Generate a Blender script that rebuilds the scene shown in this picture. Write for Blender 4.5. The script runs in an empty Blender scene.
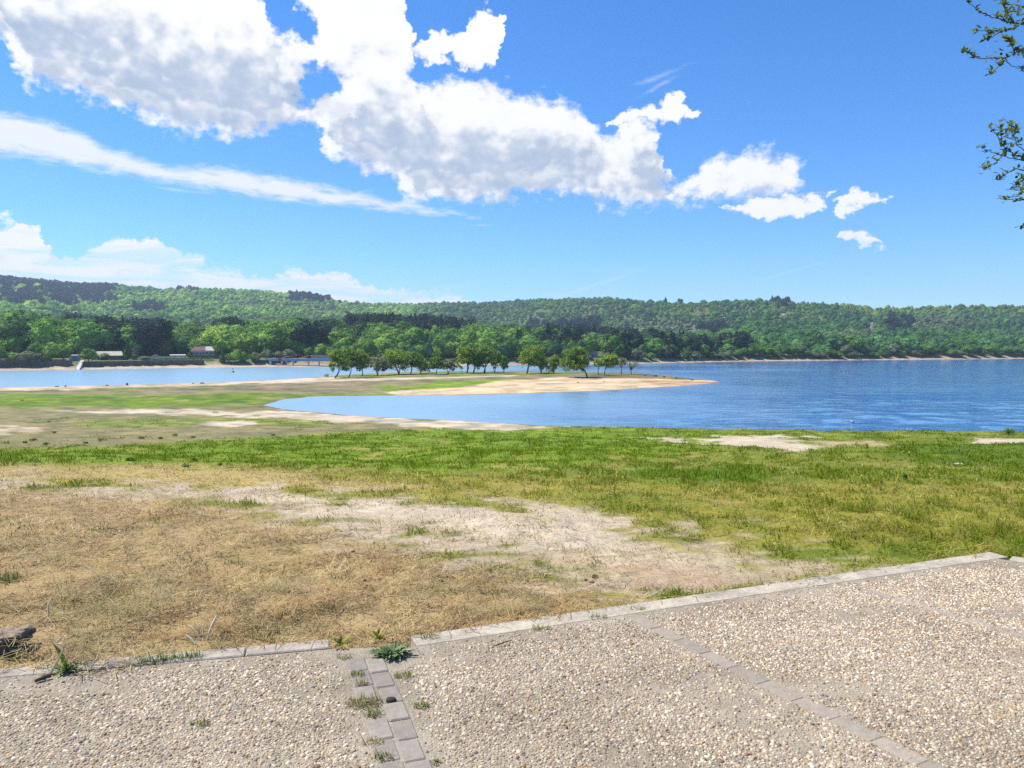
import bpy, math, random, os
import numpy as np
from mathutils import Vector, Matrix

random.seed(7)
RNG = np.random.default_rng(11)
R = math.radians
SC = bpy.context.scene
COL = SC.collection

# ------------------------------------------------------------------ camera
W, H, F = 1024, 768, 770.0
CAM_Z = 1.6
HORIZON = 345.0
PITCH = math.atan((H / 2 - HORIZON) / F)
CP, SP = math.cos(PITCH), math.sin(PITCH)
WATER_Z = -6.4


def ray(px, py):
    """world direction of a pixel of the photograph (y component 1)"""
    a = (np.asarray(px, float) - W / 2) / F
    b = (H / 2 - np.asarray(py, float)) / F
    dy = CP + b * SP
    dz = -SP + b * CP
    return a / dy, np.ones_like(dy), dz / dy


def pix(x, y, z):
    """photograph pixel of a world point"""
    d = y * CP - (z - CAM_Z) * SP
    d = np.maximum(d, 0.05)
    u = y * SP + (z - CAM_Z) * CP
    return W / 2 + F * x / d, H / 2 - F * u / d


def on_plane(px, py, z):
    dx, dy, dz = ray(px, py)
    t = (z - CAM_Z) / dz
    return np.stack([dx * t, t, np.full_like(np.asarray(t, float), z)], -1)


# ------------------------------------------------------------------ noise
def _hash(ix, iy, seed):
    h = (ix * 374761393 + iy * 668265263 + seed * 974634777) & 0x7FFFFFFF
    h = ((h ^ (h >> 13)) * 1274126177) & 0x7FFFFFFF
    return ((h ^ (h >> 16)) & 0xFFFF) / 65535.0


def vnoise(x, y, seed=0):
    x = np.asarray(x, float); y = np.asarray(y, float)
    ix = np.floor(x).astype(np.int64); iy = np.floor(y).astype(np.int64)
    fx = x - ix; fy = y - iy
    fx = fx * fx * (3 - 2 * fx); fy = fy * fy * (3 - 2 * fy)
    a = _hash(ix, iy, seed); b = _hash(ix + 1, iy, seed)
    c = _hash(ix, iy + 1, seed); d = _hash(ix + 1, iy + 1, seed)
    return (a * (1 - fx) + b * fx) * (1 - fy) + (c * (1 - fx) + d * fx) * fy


def fbm(x, y, octv=4, seed=0, gain=0.5):
    s = 0; amp = 1; tot = 0
    for k in range(octv):
        s = s + amp * vnoise(x * 2 ** k + 17.3 * k, y * 2 ** k - 9.1 * k, seed + k)
        tot += amp; amp *= gain
    return s / tot


def sstep(a, b, x):
    t = np.clip((x - a) / (b - a), 0, 1)
    return t * t * (3 - 2 * t)


def sdist(poly, x, y):
    """signed distance to a closed polygon, positive inside"""
    poly = np.asarray(poly, float)
    x = np.asarray(x, float); y = np.asarray(y, float)
    d2 = np.full(x.shape, 1e18); ins = np.zeros(x.shape, bool)
    n = len(poly)
    for i in range(n):
        ax, ay = poly[i]; bx, by = poly[(i + 1) % n]
        ex, ey = bx - ax, by - ay
        t = np.clip(((x - ax) * ex + (y - ay) * ey) / (ex * ex + ey * ey + 1e-12), 0, 1)
        dx = x - ax - ex * t; dy = y - ay - ey * t
        d2 = np.minimum(d2, dx * dx + dy * dy)
        if ay != by:
            c = ((ay > y) != (by > y)) & (x < (bx - ax) * (y - ay) / (by - ay) + ax)
            ins ^= c
    d = np.sqrt(d2)
    return np.where(ins, d, -d)


# ------------------------------------------------------------------ objects
def mesh_np(name, verts, faces, mats, smooth=True, cols=None, midx=None, attrs=None):
    """verts (N,3); faces: list of int arrays (n,k)"""
    me = bpy.data.meshes.new(name)
    verts = np.asarray(verts, np.float32)
    faces = [np.asarray(f, np.int32) for f in faces if len(f)]
    me.vertices.add(len(verts)); me.vertices.foreach_set("co", verts.ravel())
    loops = np.concatenate([f.ravel() for f in faces])
    sizes = np.concatenate([np.full(len(f), f.shape[1], np.int32) for f in faces])
    starts = np.concatenate([[0], np.cumsum(sizes)[:-1]]).astype(np.int32)
    me.loops.add(len(loops)); me.loops.foreach_set("vertex_index", loops)
    me.polygons.add(len(sizes))
    me.polygons.foreach_set("loop_start", starts)
    me.polygons.foreach_set("use_smooth", np.full(len(sizes), smooth, bool))
    if midx is not None:
        me.polygons.foreach_set("material_index", np.asarray(midx, np.int32))
    me.update(calc_edges=True)
    if cols is not None:
        a = me.color_attributes.new("tone", 'FLOAT_COLOR', 'POINT')
        c = np.ones((len(verts), 4), np.float32); c[:, :3] = cols
        a.data.foreach_set("color", c.ravel())
    for k, v in (attrs or {}).items():
        a = me.attributes.new(k, 'FLOAT', 'POINT'); a.data.foreach_set("value", np.asarray(v, np.float32))
    for m in (mats if isinstance(mats, (list, tuple)) else [mats]):
        me.materials.append(m)
    return me


def link(name, me, parent=None, loc=(0, 0, 0), rz=0.0):
    o = bpy.data.objects.new(name, me)
    COL.objects.link(o)
    o.location = loc; o.rotation_euler = (0, 0, rz)
    if parent is not None:
        o.parent = parent
    return o


def tag(o, label=None, cat=None, group=None, kind=None):
    if label: o["label"] = label
    if cat: o["category"] = cat
    if group: o["group"] = group
    if kind: o["kind"] = kind
    return o


def empty(name, loc, label, cat, group=None, rz=0.0):
    o = link(name, None, None, loc, rz)
    o.empty_display_size = 0.2
    return tag(o, label, cat, group)


class MB:
    """collects shapes of ONE mesh"""
    def __init__(self):
        self.v = []; self.f = {}; self.n = 0; self.c = []; self.mi = {}

    def add(self, v, f, col=(1, 1, 1), mi=0):
        v = np.asarray(v, float)
        f = np.asarray(f, int)
        self.v.append(v)
        self.c.append(np.tile(np.asarray(col, float), (len(v), 1)) if np.ndim(col) == 1 else np.asarray(col, float))
        self.f.setdefault((f.shape[1], mi), []).append(f + self.n)
        self.n += len(v)

    def box(self, c, s, rz=0.0, col=(1, 1, 1), taper=1.0, tilt=None, mi=0, bev=0.0):
        c = np.asarray(c, float); s = np.asarray(s, float) / 2
        if bev > 0:
            b = min(bev, s.min() * 0.45)
            pts = []
            for zz, k in ((-1, 0), (1, 1)):
                pts.append((zz * s[2], 1.0))
            ring = lambda e, zz: [[(s[0] - e) * a, (s[1] - e) * q, zz] for a, q in ((-1, -1), (1, -1), (1, 1), (-1, 1))]
            oct_ = lambda zz, e: [[-s[0] + e, -s[1], zz], [s[0] - e, -s[1], zz], [s[0], -s[1] + e, zz], [s[0], s[1] - e, zz],
                                  [s[0] - e, s[1], zz], [-s[0] + e, s[1], zz], [-s[0], s[1] - e, zz], [-s[0], -s[1] + e, zz]]
            def inner(zz):
                o = np.array(oct_(zz, b)); o[:, 0] *= (s[0] - b) / s[0]; o[:, 1] *= (s[1] - b) / s[1]; return o.tolist()
            v = inner(-s[2]) + oct_(-s[2] + b, b) + oct_(s[2] - b, b) + inner(s[2])
            v = np.array(v)
            f = []
            for k in range(3):
                for i in range(8):
                    j = (i + 1) % 8
                    f.append([k * 8 + i, k * 8 + j, k * 8 + 8 + j, k * 8 + 8 + i])
            caps = np.array([[7, 6, 5, 4, 3, 2, 1, 0], [24, 25, 26, 27, 28, 29, 30, 31]])
            v = self._rot(v, rz, tilt) + c
            n0 = self.n
            self.add(v, np.array(f), col, mi)
            self.f.setdefault((8, mi), []).append(caps + n0)
            return
        v = np.array([[-1, -1, -1], [1, -1, -1], [1, 1, -1], [-1, 1, -1], [-1, -1, 1], [1, -1, 1], [1, 1, 1], [-1, 1, 1]], float)
        v[4:, :2] *= taper
        v = v * s
        v = self._rot(v, rz, tilt) + c
        f = np.array([[3, 2, 1, 0], [4, 5, 6, 7], [0, 1, 5, 4], [1, 2, 6, 5], [2, 3, 7, 6], [3, 0, 4, 7]])
        self.add(v, f, col, mi)

    @staticmethod
    def _rot(v, rz, tilt):
        if tilt is not None:
            v = v @ np.array(Matrix.Rotation(tilt[0], 3, tilt[1])).T
        c, s = math.cos(rz), math.sin(rz)
        return v @ np.array([[c, s, 0], [-s, c, 0], [0, 0, 1]])

    def tube(self, pts, rad, sides=7, col=(1, 1, 1), mi=0, cap=True):
        pts = np.asarray(pts, float); n = len(pts)
        rad = np.broadcast_to(np.asarray(rad, float), (n,))
        tan = np.gradient(pts, axis=0)
        tan /= np.linalg.norm(tan, axis=1, keepdims=True) + 1e-9
        up = np.array([0.31, 0.2, 0.93]) if abs(tan[0][2]) < 0.9 else np.array([1.0, 0.1, 0])
        vs = []
        a = np.linspace(0, 2 * math.pi, sides, endpoint=False)
        for i in range(n):
            u = np.cross(tan[i], up); u /= np.linalg.norm(u) + 1e-9
            w = np.cross(tan[i], u); up = -np.cross(tan[i], u) if False else up
            vs.append(pts[i] + rad[i] * (np.cos(a)[:, None] * u + np.sin(a)[:, None] * w))
        v = np.concatenate(vs)
        f = []
        for i in range(n - 1):
            for k in range(sides):
                j = (k + 1) % sides
                f.append([i * sides + k, i * sides + j, (i + 1) * sides + j, (i + 1) * sides + k])
        n0 = self.n
        self.add(v, np.array(f), col, mi)
        if cap:
            self.f.setdefault((sides, mi), []).append(np.array([list(range(sides))[::-1], list(range((n - 1) * sides, n * sides))]) + n0)

    def poly(self, pts, col=(1, 1, 1), mi=0):
        self.add(np.asarray(pts, float), np.array([list(range(len(pts)))]), col, mi)

    def prism(self, poly, z0, z1, col=(1, 1, 1), mi=0):
        n = len(poly)
        v = [[p[0], p[1], z0] for p in poly] + [[p[0], p[1], z1] for p in poly]
        n0 = self.n
        self.add(np.array(v), np.array([[i, (i + 1) % n, n + (i + 1) % n, n + i] for i in range(n)]), col, mi)
        self.f.setdefault((n, mi), []).append(np.array([list(range(n))[::-1], list(range(n, 2 * n))]) + n0)

    def mesh(self, name, mats, smooth=False):
        faces = []; midx = []
        for (k, mi), lst in self.f.items():
            a = np.concatenate(lst); faces.append(a); midx += [mi] * len(a)
        return mesh_np(name, np.concatenate(self.v), faces, mats, smooth, np.concatenate(self.c), midx)

    def build(self, name, mats, parent=None, smooth=False, loc=(0, 0, 0), rz=0.0):
        return link(name, self.mesh(name, mats, smooth), parent, loc, rz)


# ------------------------------------------------------------------ nodes
class G:
    def __init__(self, nt):
        self.nt = nt

    def n(self, typ, ins=None, out=0, **props):
        nd = self.nt.nodes.new(typ)
        for k, v in props.items():
            setattr(nd, k, v)
        for k, v in (ins or {}).items():
            s = nd.inputs[k]
            if isinstance(v, bpy.types.NodeSocket):
                self.nt.links.new(v, s)
            else:
                s.default_value = v
        return nd if out is None else nd.outputs[out]

    def m(self, op, a, b=None, c=None, clamp=False):
        ins = {0: a}
        if b is not None: ins[1] = b
        if c is not None: ins[2] = c
        return self.n('ShaderNodeMath', ins, operation=op, use_clamp=clamp)

    def v(self, op, a, b=None, scale=None):
        ins = {0: a}
        if b is not None: ins[1] = b
        if scale is not None: ins['Scale'] = scale
        return self.n('ShaderNodeVectorMath', ins, out=1 if op in ('LENGTH', 'DOT_PRODUCT', 'DISTANCE') else 0, operation=op)

    def mix(self, f, a, b, blend='MIX'):
        nd = self.nt.nodes.new('ShaderNodeMix'); nd.data_type = 'RGBA'; nd.blend_type = blend
        for i, val in ((0, f), (6, a), (7, b)):
            if isinstance(val, bpy.types.NodeSocket):
                self.nt.links.new(val, nd.inputs[i])
            else:
                nd.inputs[i].default_value = (*val, 1) if (i and len(val) == 3) else val
        return nd.outputs[2]

    def ss(self, a, b, x):
        nd = self.nt.nodes.new('ShaderNodeMapRange'); nd.interpolation_type = 'SMOOTHSTEP'
        self.nt.links.new(x, nd.inputs[0])
        nd.inputs[1].default_value = a; nd.inputs[2].default_value = b
        return nd.outputs[0]

    def rng(self, x, a, b, c, d):
        nd = self.nt.nodes.new('ShaderNodeMapRange')
        self.nt.links.new(x, nd.inputs[0])
        for i, val in enumerate((a, b, c, d)): nd.inputs[i + 1].default_value = val
        return nd.outputs[0]

    def noise(self, vec, scale, detail=4, rough=0.5, out=0, dim='3D', dist=0.0):
        ins = {'Scale': scale, 'Detail': detail, 'Roughness': rough, 'Distortion': dist}
        if vec is not None: ins['Vector'] = vec
        return self.n('ShaderNodeTexNoise', ins, out=out, noise_dimensions=dim)

    def bump(self, h, strength=0.5, dist=0.02):
        return self.n('ShaderNodeBump', {'Height': h, 'Strength': strength, 'Distance': dist})

    def obj(self):
        return self.n('ShaderNodeTexCoord', out=3)

    def pos(self):
        return self.n('ShaderNodeNewGeometry', out=0)

    def attr(self, name, typ='GEOMETRY', out=0):
        nd = self.nt.nodes.new('ShaderNodeAttribute'); nd.attribute_name = name; nd.attribute_type = typ
        return nd.outputs[out]


def mat(name):
    m = bpy.data.materials.new(name); m.use_nodes = True
    m.node_tree.nodes.clear()
    g = G(m.node_tree)
    out = m.node_tree.nodes.new('ShaderNodeOutputMaterial')
    def surf(s, disp=None):
        m.node_tree.links.new(s, out.inputs['Surface'])
        return m
    return g, surf


def bsdf(g, col, rough=0.8, normal=None, spec=0.3, **kw):
    ins = {'Base Color': col if isinstance(col, bpy.types.NodeSocket) else (*col, 1), 'Roughness': rough, 'Specular IOR Level': spec}
    if normal is not None: ins['Normal'] = normal
    ins.update(kw)
    return g.n('ShaderNodeBsdfPrincipled', ins)


def plain(name, col, rough=0.75, var=0.25, scale=3.0, bump=0.0, metal=0.0, spec=0.3):
    """painted / stone / metal surface with uneven tone"""
    g, surf = mat(name)
    p = g.obj()
    n1 = g.noise(p, scale, 6, 0.6)
    n2 = g.noise(p, scale * 7.3, 4, 0.6)
    f = g.m('ADD', g.m('MULTIPLY', n1, 0.6), g.m('MULTIPLY', n2, 0.4))
    lo = tuple(c * (1 - var) for c in col); hi = tuple(min(1, c * (1 + var)) for c in col)
    c = g.mix(g.ss(0.3, 0.7, f), lo, hi)
    nrm = g.bump(f, bump, 0.02) if bump else None
    return surf(bsdf(g, c, rough, nrm, spec, Metallic=metal))


def toned(name, rough=0.8, transl=0.0, spec=0.2, noise_scale=0.0, noise_amt=0.0, mul=(1, 1, 1)):
    """colour per point from the mesh; optional light through thin leaves"""
    g, surf = mat(name)
    c = g.attr("tone")
    if mul != (1, 1, 1):
        c = g.mix(1.0, c, mul, 'MULTIPLY')
    if noise_scale:
        n = g.noise(g.pos(), noise_scale, 4, 0.6)
        k = g.rng(n, 0.3, 0.7, 1 - noise_amt, 1 + noise_amt)
        c = g.mix(1.0, c, g.n('ShaderNodeCombineColor', {0: k, 1: k, 2: k}), 'MULTIPLY')
    b = bsdf(g, c, rough, None, spec)
    if transl:
        t = g.n('ShaderNodeBsdfTranslucent', {'Color': c})
        b = g.n('ShaderNodeMixShader', {0: transl, 1: b, 2: t})
    return surf(b)
# ------------------------------------------------------------------ render, camera, sun
SC.render.engine = 'CYCLES'
SC.view_settings.view_transform = 'Standard'
SC.view_settings.look = 'None'
SC.view_settings.exposure = 0.62
SC.view_settings.gamma = 1.0
EXPO = 2 ** SC.view_settings.exposure
SC.cycles.max_bounces = 6
SC.cycles.diffuse_bounces = 2
SC.cycles.glossy_bounces = 2
SC.cycles.transmission_bounces = 3
SC.cycles.transparent_max_bounces = 4
SC.cycles.volume_bounces = 0
SC.cycles.caustics_reflective = False
SC.cycles.caustics_refractive = False
SC.cycles.use_denoising = False
SC.cycles.use_adaptive_sampling = False
SC.cycles.sample_clamp_indirect = 6.0

cam_d = bpy.data.cameras.new("camera")
cam_d.sensor_fit = 'HORIZONTAL'; cam_d.sensor_width = 36.0
cam_d.lens = 36.0 * F / W
cam_d.clip_start = 0.05; cam_d.clip_end = 9000
cam = bpy.data.objects.new("camera", cam_d); COL.objects.link(cam)
cam.location = (0, 0, CAM_Z)
cam.rotation_euler = (math.pi / 2 - PITCH, 0, 0)
SC.camera = cam

SUN_AZ, SUN_EL = -72.0, 58.0          # degrees from straight ahead (left is negative), above the horizon
sd_ = bpy.data.lights.new("sun", 'SUN'); sd_.energy = 4.6; sd_.angle = R(0.55); sd_.color = (1.0, 0.955, 0.88)
sun = bpy.data.objects.new("sun", sd_); COL.objects.link(sun)
sv = Vector((math.sin(R(SUN_AZ)) * math.cos(R(SUN_EL)), math.cos(R(SUN_AZ)) * math.cos(R(SUN_EL)), math.sin(R(SUN_EL))))
sun.rotation_euler = sv.to_track_quat('Z', 'Y').to_euler()
sun.location = sv * 50

# ------------------------------------------------------------------ sky with its clouds (all by direction, in degrees of azimuth / elevation)
wd = bpy.data.worlds.new("World"); SC.world = wd; wd.use_nodes = True
wd.node_tree.nodes.clear()
g = G(wd.node_tree)


def azel(px, py):
    dx, dy, dz = ray(px, py)
    az = math.degrees(math.atan2(dx, dy)); el = math.degrees(math.asin(dz / math.sqrt(dx * dx + dy * dy + dz * dz)))
    return az, el


def blob(px, py, rx, ry, rot=0.0, amp=1.0):
    a, e = azel(px, py)
    ax = abs(azel(px + 5, py)[0] - azel(px - 5, py)[0]) / 10; ey = abs(azel(px, py + 5)[1] - azel(px, py - 5)[1]) / 10
    return (a, e, rx * ax, ry * ey, rot, amp)


A0, A1, E1 = -42.0, 42.0, 32.0


def curve(q, x, pts, sharp=False):
    """elevation (deg) of a cloud's outline as a function of azimuth; pts in photograph pixels"""
    nd = q.nt.nodes.new('ShaderNodeFloatCurve')
    q.nt.links.new(x, nd.inputs['Value'])
    cm = nd.mapping; cm.use_clip = False
    c = cm.curves[0]
    P_ = []
    for px, py in pts:
        a, e = azel(px, py); P_.append(((a - A0) / (A1 - A0), e / E1))
    while len(c.points) < len(P_): c.points.new(0.5, 0.5)
    for p, (a, e) in zip(c.points, P_):
        p.location = (a, e); p.handle_type = 'VECTOR' if sharp else 'AUTO_CLAMPED'
    cm.update()
    return q.m('MULTIPLY', nd.outputs[0], E1)


NO = 20
LAYERS = [  # (top outline, underside outline, degrees over which the cloud thickens)
    # the great heap from the upper left down to the right
    ([(-80, -60), (200, -60), (250, -25), (262, 12), (276, 34), (292, 26), (300, -10), (330, -50), (398, -50), (408, 8), (416, 62), (428, 78), (452, 74), (480, 80), (520, 92), (560, 96), (588, 112), (604, 128), (618, 132), (632, 112), (648, 118), (660, 140), (668, 160), (676, 182), (690, 172), (705, 160), (728, 152), (760, 144), (792, 154), (806, 166), (812, 178), (816, 186), (830, 190), (838, 215), (860, 215), (1100, 215)],
     [(-80, 40), (0, 44), (12, 70), (40, 92), (70, 96), (110, 108), (150, 128), (205, 139), (250, 142), (285, 130), (312, 134), (324, 158), (350, 170), (390, 182), (400, 196), (440, 206), (490, 206), (540, 198), (580, 198), (606, 206), (640, 210), (680, 206), (720, 202), (750, 200), (790, 196), (812, 188), (818, 183), (835, 180), (860, 180), (1100, 180)], 1.9),
    # ragged heap above it, the small clouds at its right end and the long low bank on the left
    ([(-80, 205), (0, 216), (24, 218), (40, 232), (50, 248), (66, 256), (90, 248), (110, 242), (135, 236), (160, 242), (185, 258), (215, 268), (250, 276), (275, 272), (310, 269), (345, 276), (385, 288), (430, 290), (465, 294), (480, 300), (500, 303), (540, 330), (700, 330), (716, 214), (726, 206), (756, 196), (800, 192), (826, 191), (834, 205), (842, 196), (862, 193), (884, 196), (892, 206), (900, 230), (1100, 260)],
     [(-80, 330), (440, 330), (480, 312), (500, 303), (520, 300), (600, 300), (705, 205), (718, 214), (740, 220), (770, 219), (800, 217), (818, 213), (832, 200), (840, 210), (858, 215), (878, 209), (892, 199), (900, 190), (1100, 190)], 0.75),
    ([(-80, 40), (380, 40), (402, 60), (412, 48), (440, 32), (462, 30), (482, 10), (502, 10), (508, 30), (560, 120), (600, 130), (612, 112), (640, 102), (676, 96), (698, 106), (704, 122), (720, 150), (840, 250), (846, 234), (866, 231), (884, 235), (890, 250), (1100, 280)],
     [(-80, 0), (380, 0), (400, 46), (414, 60), (440, 66), (480, 68), (500, 58), (508, 18), (560, 90), (604, 104), (620, 128), (650, 124), (690, 120), (702, 106), (720, 90), (838, 236), (846, 247), (866, 248), (884, 246), (890, 236), (1100, 240)], 0.6),
]
HOLES = [blob(*b) for b in [(318, 86, 22, 11, 40), (425, 72, 14, 9, 0), (300, 22, 13, 18, 0)]]

dirv = g.n('ShaderNodeTexCoord', out=0)
xyz = g.n('ShaderNodeSeparateXYZ', {0: dirv}, out=None).outputs
az = g.m('MULTIPLY', g.m('ARCTAN2', xyz[0], xyz[1]), 57.29578)
el = g.m('MULTIPLY', g.m('ARCSINE', xyz[2]), 57.29578)
P = g.n('ShaderNodeCombineXYZ', {0: az, 1: el, 2: 0.0})

# density of the heaped clouds at a direction, as a group so that it can be asked again nearer the sun
nt = bpy.data.node_groups.new("cumulus_density", 'ShaderNodeTree')
nt.interface.new_socket("Vector", in_out='INPUT', socket_type='NodeSocketVector')
nt.interface.new_socket("Density", in_out='OUTPUT', socket_type='NodeSocketFloat')
nt.interface.new_socket("Depth", in_out='OUTPUT', socket_type='NodeSocketFloat')
nt.interface.new_socket("Smooth", in_out='OUTPUT', socket_type='NodeSocketFloat')
q = G(nt)
gi = nt.nodes.new('NodeGroupInput').outputs[0]; go = nt.nodes.new('NodeGroupOutput')
sq = q.v('MULTIPLY', gi, (1.0, 1.3, 1.0))
w1 = q.v('SCALE', q.v('SUBTRACT', q.noise(sq, 0.42, 1, 0.5, out=1, dim='2D'), (0.5, 0.5, 0.5)), scale=1.9)
w2 = q.v('SCALE', q.v('SUBTRACT', q.noise(sq, 1.6, 2, 0.55, out=1, dim='2D'), (0.5, 0.5, 0.5)), scale=1.1)
pw = q.v('ADD', gi, q.v('ADD', w1, w2))
xs = q.n('ShaderNodeSeparateXYZ', {0: pw}, out=None).outputs
ca = q.rng(xs[0], A0, A1, 0, 1); ce = xs[1]
cur = None; deep = None; under = None
for top, bot, sc in LAYERS:
    ub = q.m('SUBTRACT', ce, curve(q, ca, bot))
    under = ub if under is None else under
    d = q.m('MINIMUM', q.m('SUBTRACT', curve(q, ca, top), ce), ub)
    deep = d if deep is None else q.m('MAXIMUM', deep, d)
    d = q.m('DIVIDE', d, sc)
    cur = d if cur is None else q.m('SMOOTH_MAX', cur, d, 0.15)
for (a, e, ra, re, rot, amp) in HOLES:
    mp = q.n('ShaderNodeMapping', {'Vector': q.v('MULTIPLY', pw, (1, 1, 0)), 'Location': (a, e, 0), 'Rotation': (0, 0, R(rot)), 'Scale': (ra, re, 1)}, vector_type='TEXTURE')
    cur = q.m('MINIMUM', cur, q.m('SUBTRACT', q.v('LENGTH', mp), 0.95))
cur = q.m('MINIMUM', q.m('MAXIMUM', cur, -1.5), 1.15)
sqw = q.v('ADD', sq, q.v('SCALE', w2, scale=0.6))
vor = q.n('ShaderNodeTexVoronoi', {'Vector': sqw, 'Scale': 0.62, 'Detail': 2.5, 'Roughness': 0.55, 'Lacunarity': 2.1}, feature='F1', normalize=True, voronoi_dimensions='2D')
bil = q.m('SUBTRACT', 0.42, vor)
fb = q.m('SUBTRACT', q.noise(sq, 0.9, 7, 0.60, dim='2D'), 0.5)
fl = q.m('SUBTRACT', q.noise(sq, 0.55, 2.0, 0.5, dim='2D'), 0.5)
nt.links.new(q.m('ADD', cur, q.m('ADD', q.m('MULTIPLY', bil, 0.40), q.m('MULTIPLY', fl, 1.3))), go.inputs[2])
den = q.m('ADD', cur, q.m('ADD', q.m('MULTIPLY', bil, 0.55), q.m('MULTIPLY', fb, 0.80)))
nt.links.new(den, go.inputs[0])
# shade gathers above the underside of the great heap, where the sunlight has the longest way through
un = q.m('ADD', under, q.m('ADD', q.m('MULTIPLY', bil, 1.6), q.m('MULTIPLY', fl, 7.0)))
sh = q.m('MULTIPLY', q.ss(0.6, 2.8, un), q.m('SUBTRACT', 1.0, q.ss(3.6, 8.2, un)))
sh = q.m('MULTIPLY', sh, q.ss(0.3, 2.6, q.m('ADD', deep, q.m('MULTIPLY', fl, 3.0))))
nt.links.new(sh, go.inputs[1])
CDEN = nt


def dens(vec):
    nd = g.n('ShaderNodeGroup', {}, out=None); nd.node_tree = CDEN
    wd.node_tree.links.new(vec, nd.inputs[0]); return nd.outputs[0], nd.outputs[1], nd.outputs[2]


D0, T0, S0 = dens(P)
D2, T2, S2 = dens(g.v('ADD', P, (-0.9, 1.3, 0)))
stk = g.noise(g.n('ShaderNodeMapping', {'Vector': P, 'Rotation': (0, 0, R(4)), 'Scale': (0.13, 1.15, 1)}), 1.0, 4, 0.6, dim='2D', dist=0.6)
lowm = g.m('SUBTRACT', 1.0, g.ss(5.0, 8.2, el))
alpha = g.m('MULTIPLY', g.ss(0.0, 0.62, D0), g.m('SUBTRACT', 1.0, g.m('MULTIPLY', lowm, g.m('SUBTRACT', 0.62, g.m('MULTIPLY', g.ss(0.36, 0.62, stk), 0.62)))))
rel = g.m('MINIMUM', g.m('MAXIMUM', g.m('SUBTRACT', S0, S2), -0.8), 0.8)
thick = g.m('ADD', g.m('MULTIPLY', T0, 0.6), g.m('MULTIPLY', T2, 0.4))
lum = g.m('ADD', 1.03, g.m('MULTIPLY', rel, 0.31))
lum = g.m('SUBTRACT', lum, g.m('MULTIPLY', thick, 0.50))
lum = g.m('MINIMUM', g.m('SMOOTH_MAX', lum, 0.42, 0.12), 1.12)
ccol = g.mix(g.ss(0.40, 0.98, lum), (0.47, 0.58, 0.77), (1.0, 1.0, 1.0))
ccol = g.v('SCALE', ccol, scale=g.m('MULTIPLY', g.rng(lum, 0.4, 1.1, 0.90, 1.06), 1.0 / EXPO))

# the long thin veil: a band between two outlines, combed by a stretched noise
VT = [(-80, 100), (0, 109), (40, 114), (75, 126), (105, 144), (150, 158), (200, 165), (260, 170), (320, 182), (380, 195), (430, 206), (465, 214), (490, 222), (540, 240), (1100, 260)]
VB = [(-80, 150), (0, 158), (40, 162), (80, 170), (120, 177), (160, 184), (220, 192), (280, 202), (340, 208), (400, 214), (440, 217), (465, 217), (490, 215), (540, 215), (1100, 215)]
fib2 = g.noise(P, 0.5, 1, 0.5, out=1, dim='2D')
vx = g.n('ShaderNodeSeparateXYZ', {0: g.v('ADD', P, g.v('SCALE', g.v('SUBTRACT', fib2, (0.5, 0.5, 0.5)), scale=0.7))}, out=None).outputs
va = g.rng(vx[0], A0, A1, 0, 1)
vd = g.m('MINIMUM', g.m('SUBTRACT', curve(g, va, VT), vx[1]), g.m('SUBTRACT', vx[1], curve(g, va, VB)))
rotp = g.n('ShaderNodeMapping', {'Vector': P, 'Rotation': (0, 0, R(12)), 'Scale': (0.55, 2.4, 1)})
fib = g.noise(rotp, 0.9, 5, 0.66, dist=0.4, dim='2D')
veil = g.m('ADD', g.m('MULTIPLY', vd, 1.1), g.m('MULTIPLY', g.m('SUBTRACT', fib, 0.5), 1.2))
valpha = g.m('MULTIPLY', g.ss(-0.10, 0.85, veil), 0.93)
for (px_, py_, rx_, ry_, rot_) in ((480, 225, 22, 2.2, 0), (170, 189, 46, 3.0, -4), (655, 88, 42, 4.0, 24), (660, 76, 40, 5.0, 16)):
    a, e, ra, re, rot, amp = blob(px_, py_, rx_, ry_, rot_)
    mp = g.n('ShaderNodeMapping', {'Vector': P, 'Location': (a, e, 0), 'Rotation': (0, 0, R(rot)), 'Scale': (ra, re, 1)}, vector_type='TEXTURE')
    w_ = g.m('ADD', g.m('SUBTRACT', 0.9, g.v('LENGTH', mp)), g.m('MULTIPLY', g.m('SUBTRACT', fib, 0.5), 1.6))
    valpha = g.m('MAXIMUM', valpha, g.m('MULTIPLY', g.ss(0, 1.6, w_), 0.42))

# two old aircraft trails
def trail(x0, y0, x1, y1, w, op):
    a0, e0 = azel(x0, y0); a1, e1 = azel(x1, y1)
    L = math.hypot(a1 - a0, e1 - e0); ux, uy = (a1 - a0) / L, (e1 - e0) / L
    rel = g.v('SUBTRACT', P, (a0, e0, 0))
    t = g.v('DOT_PRODUCT', rel, (ux, uy, 0)); s = g.m('ABSOLUTE', g.v('DOT_PRODUCT', rel, (-uy, ux, 0)))
    inr = g.m('MULTIPLY', g.ss(0.0, L * 0.25, t), g.m('SUBTRACT', 1.0, g.ss(L * 0.6, L, t)))
    k = g.m('SUBTRACT', 1.0, g.ss(0.0, w, s))
    return g.m('MULTIPLY', g.m('MULTIPLY', inr, k), op)


tr = g.m('ADD', trail(540, 303, 655, 265, 0.22, 0.22), trail(745, 284, 842, 257, 0.16, 0.13))

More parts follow.
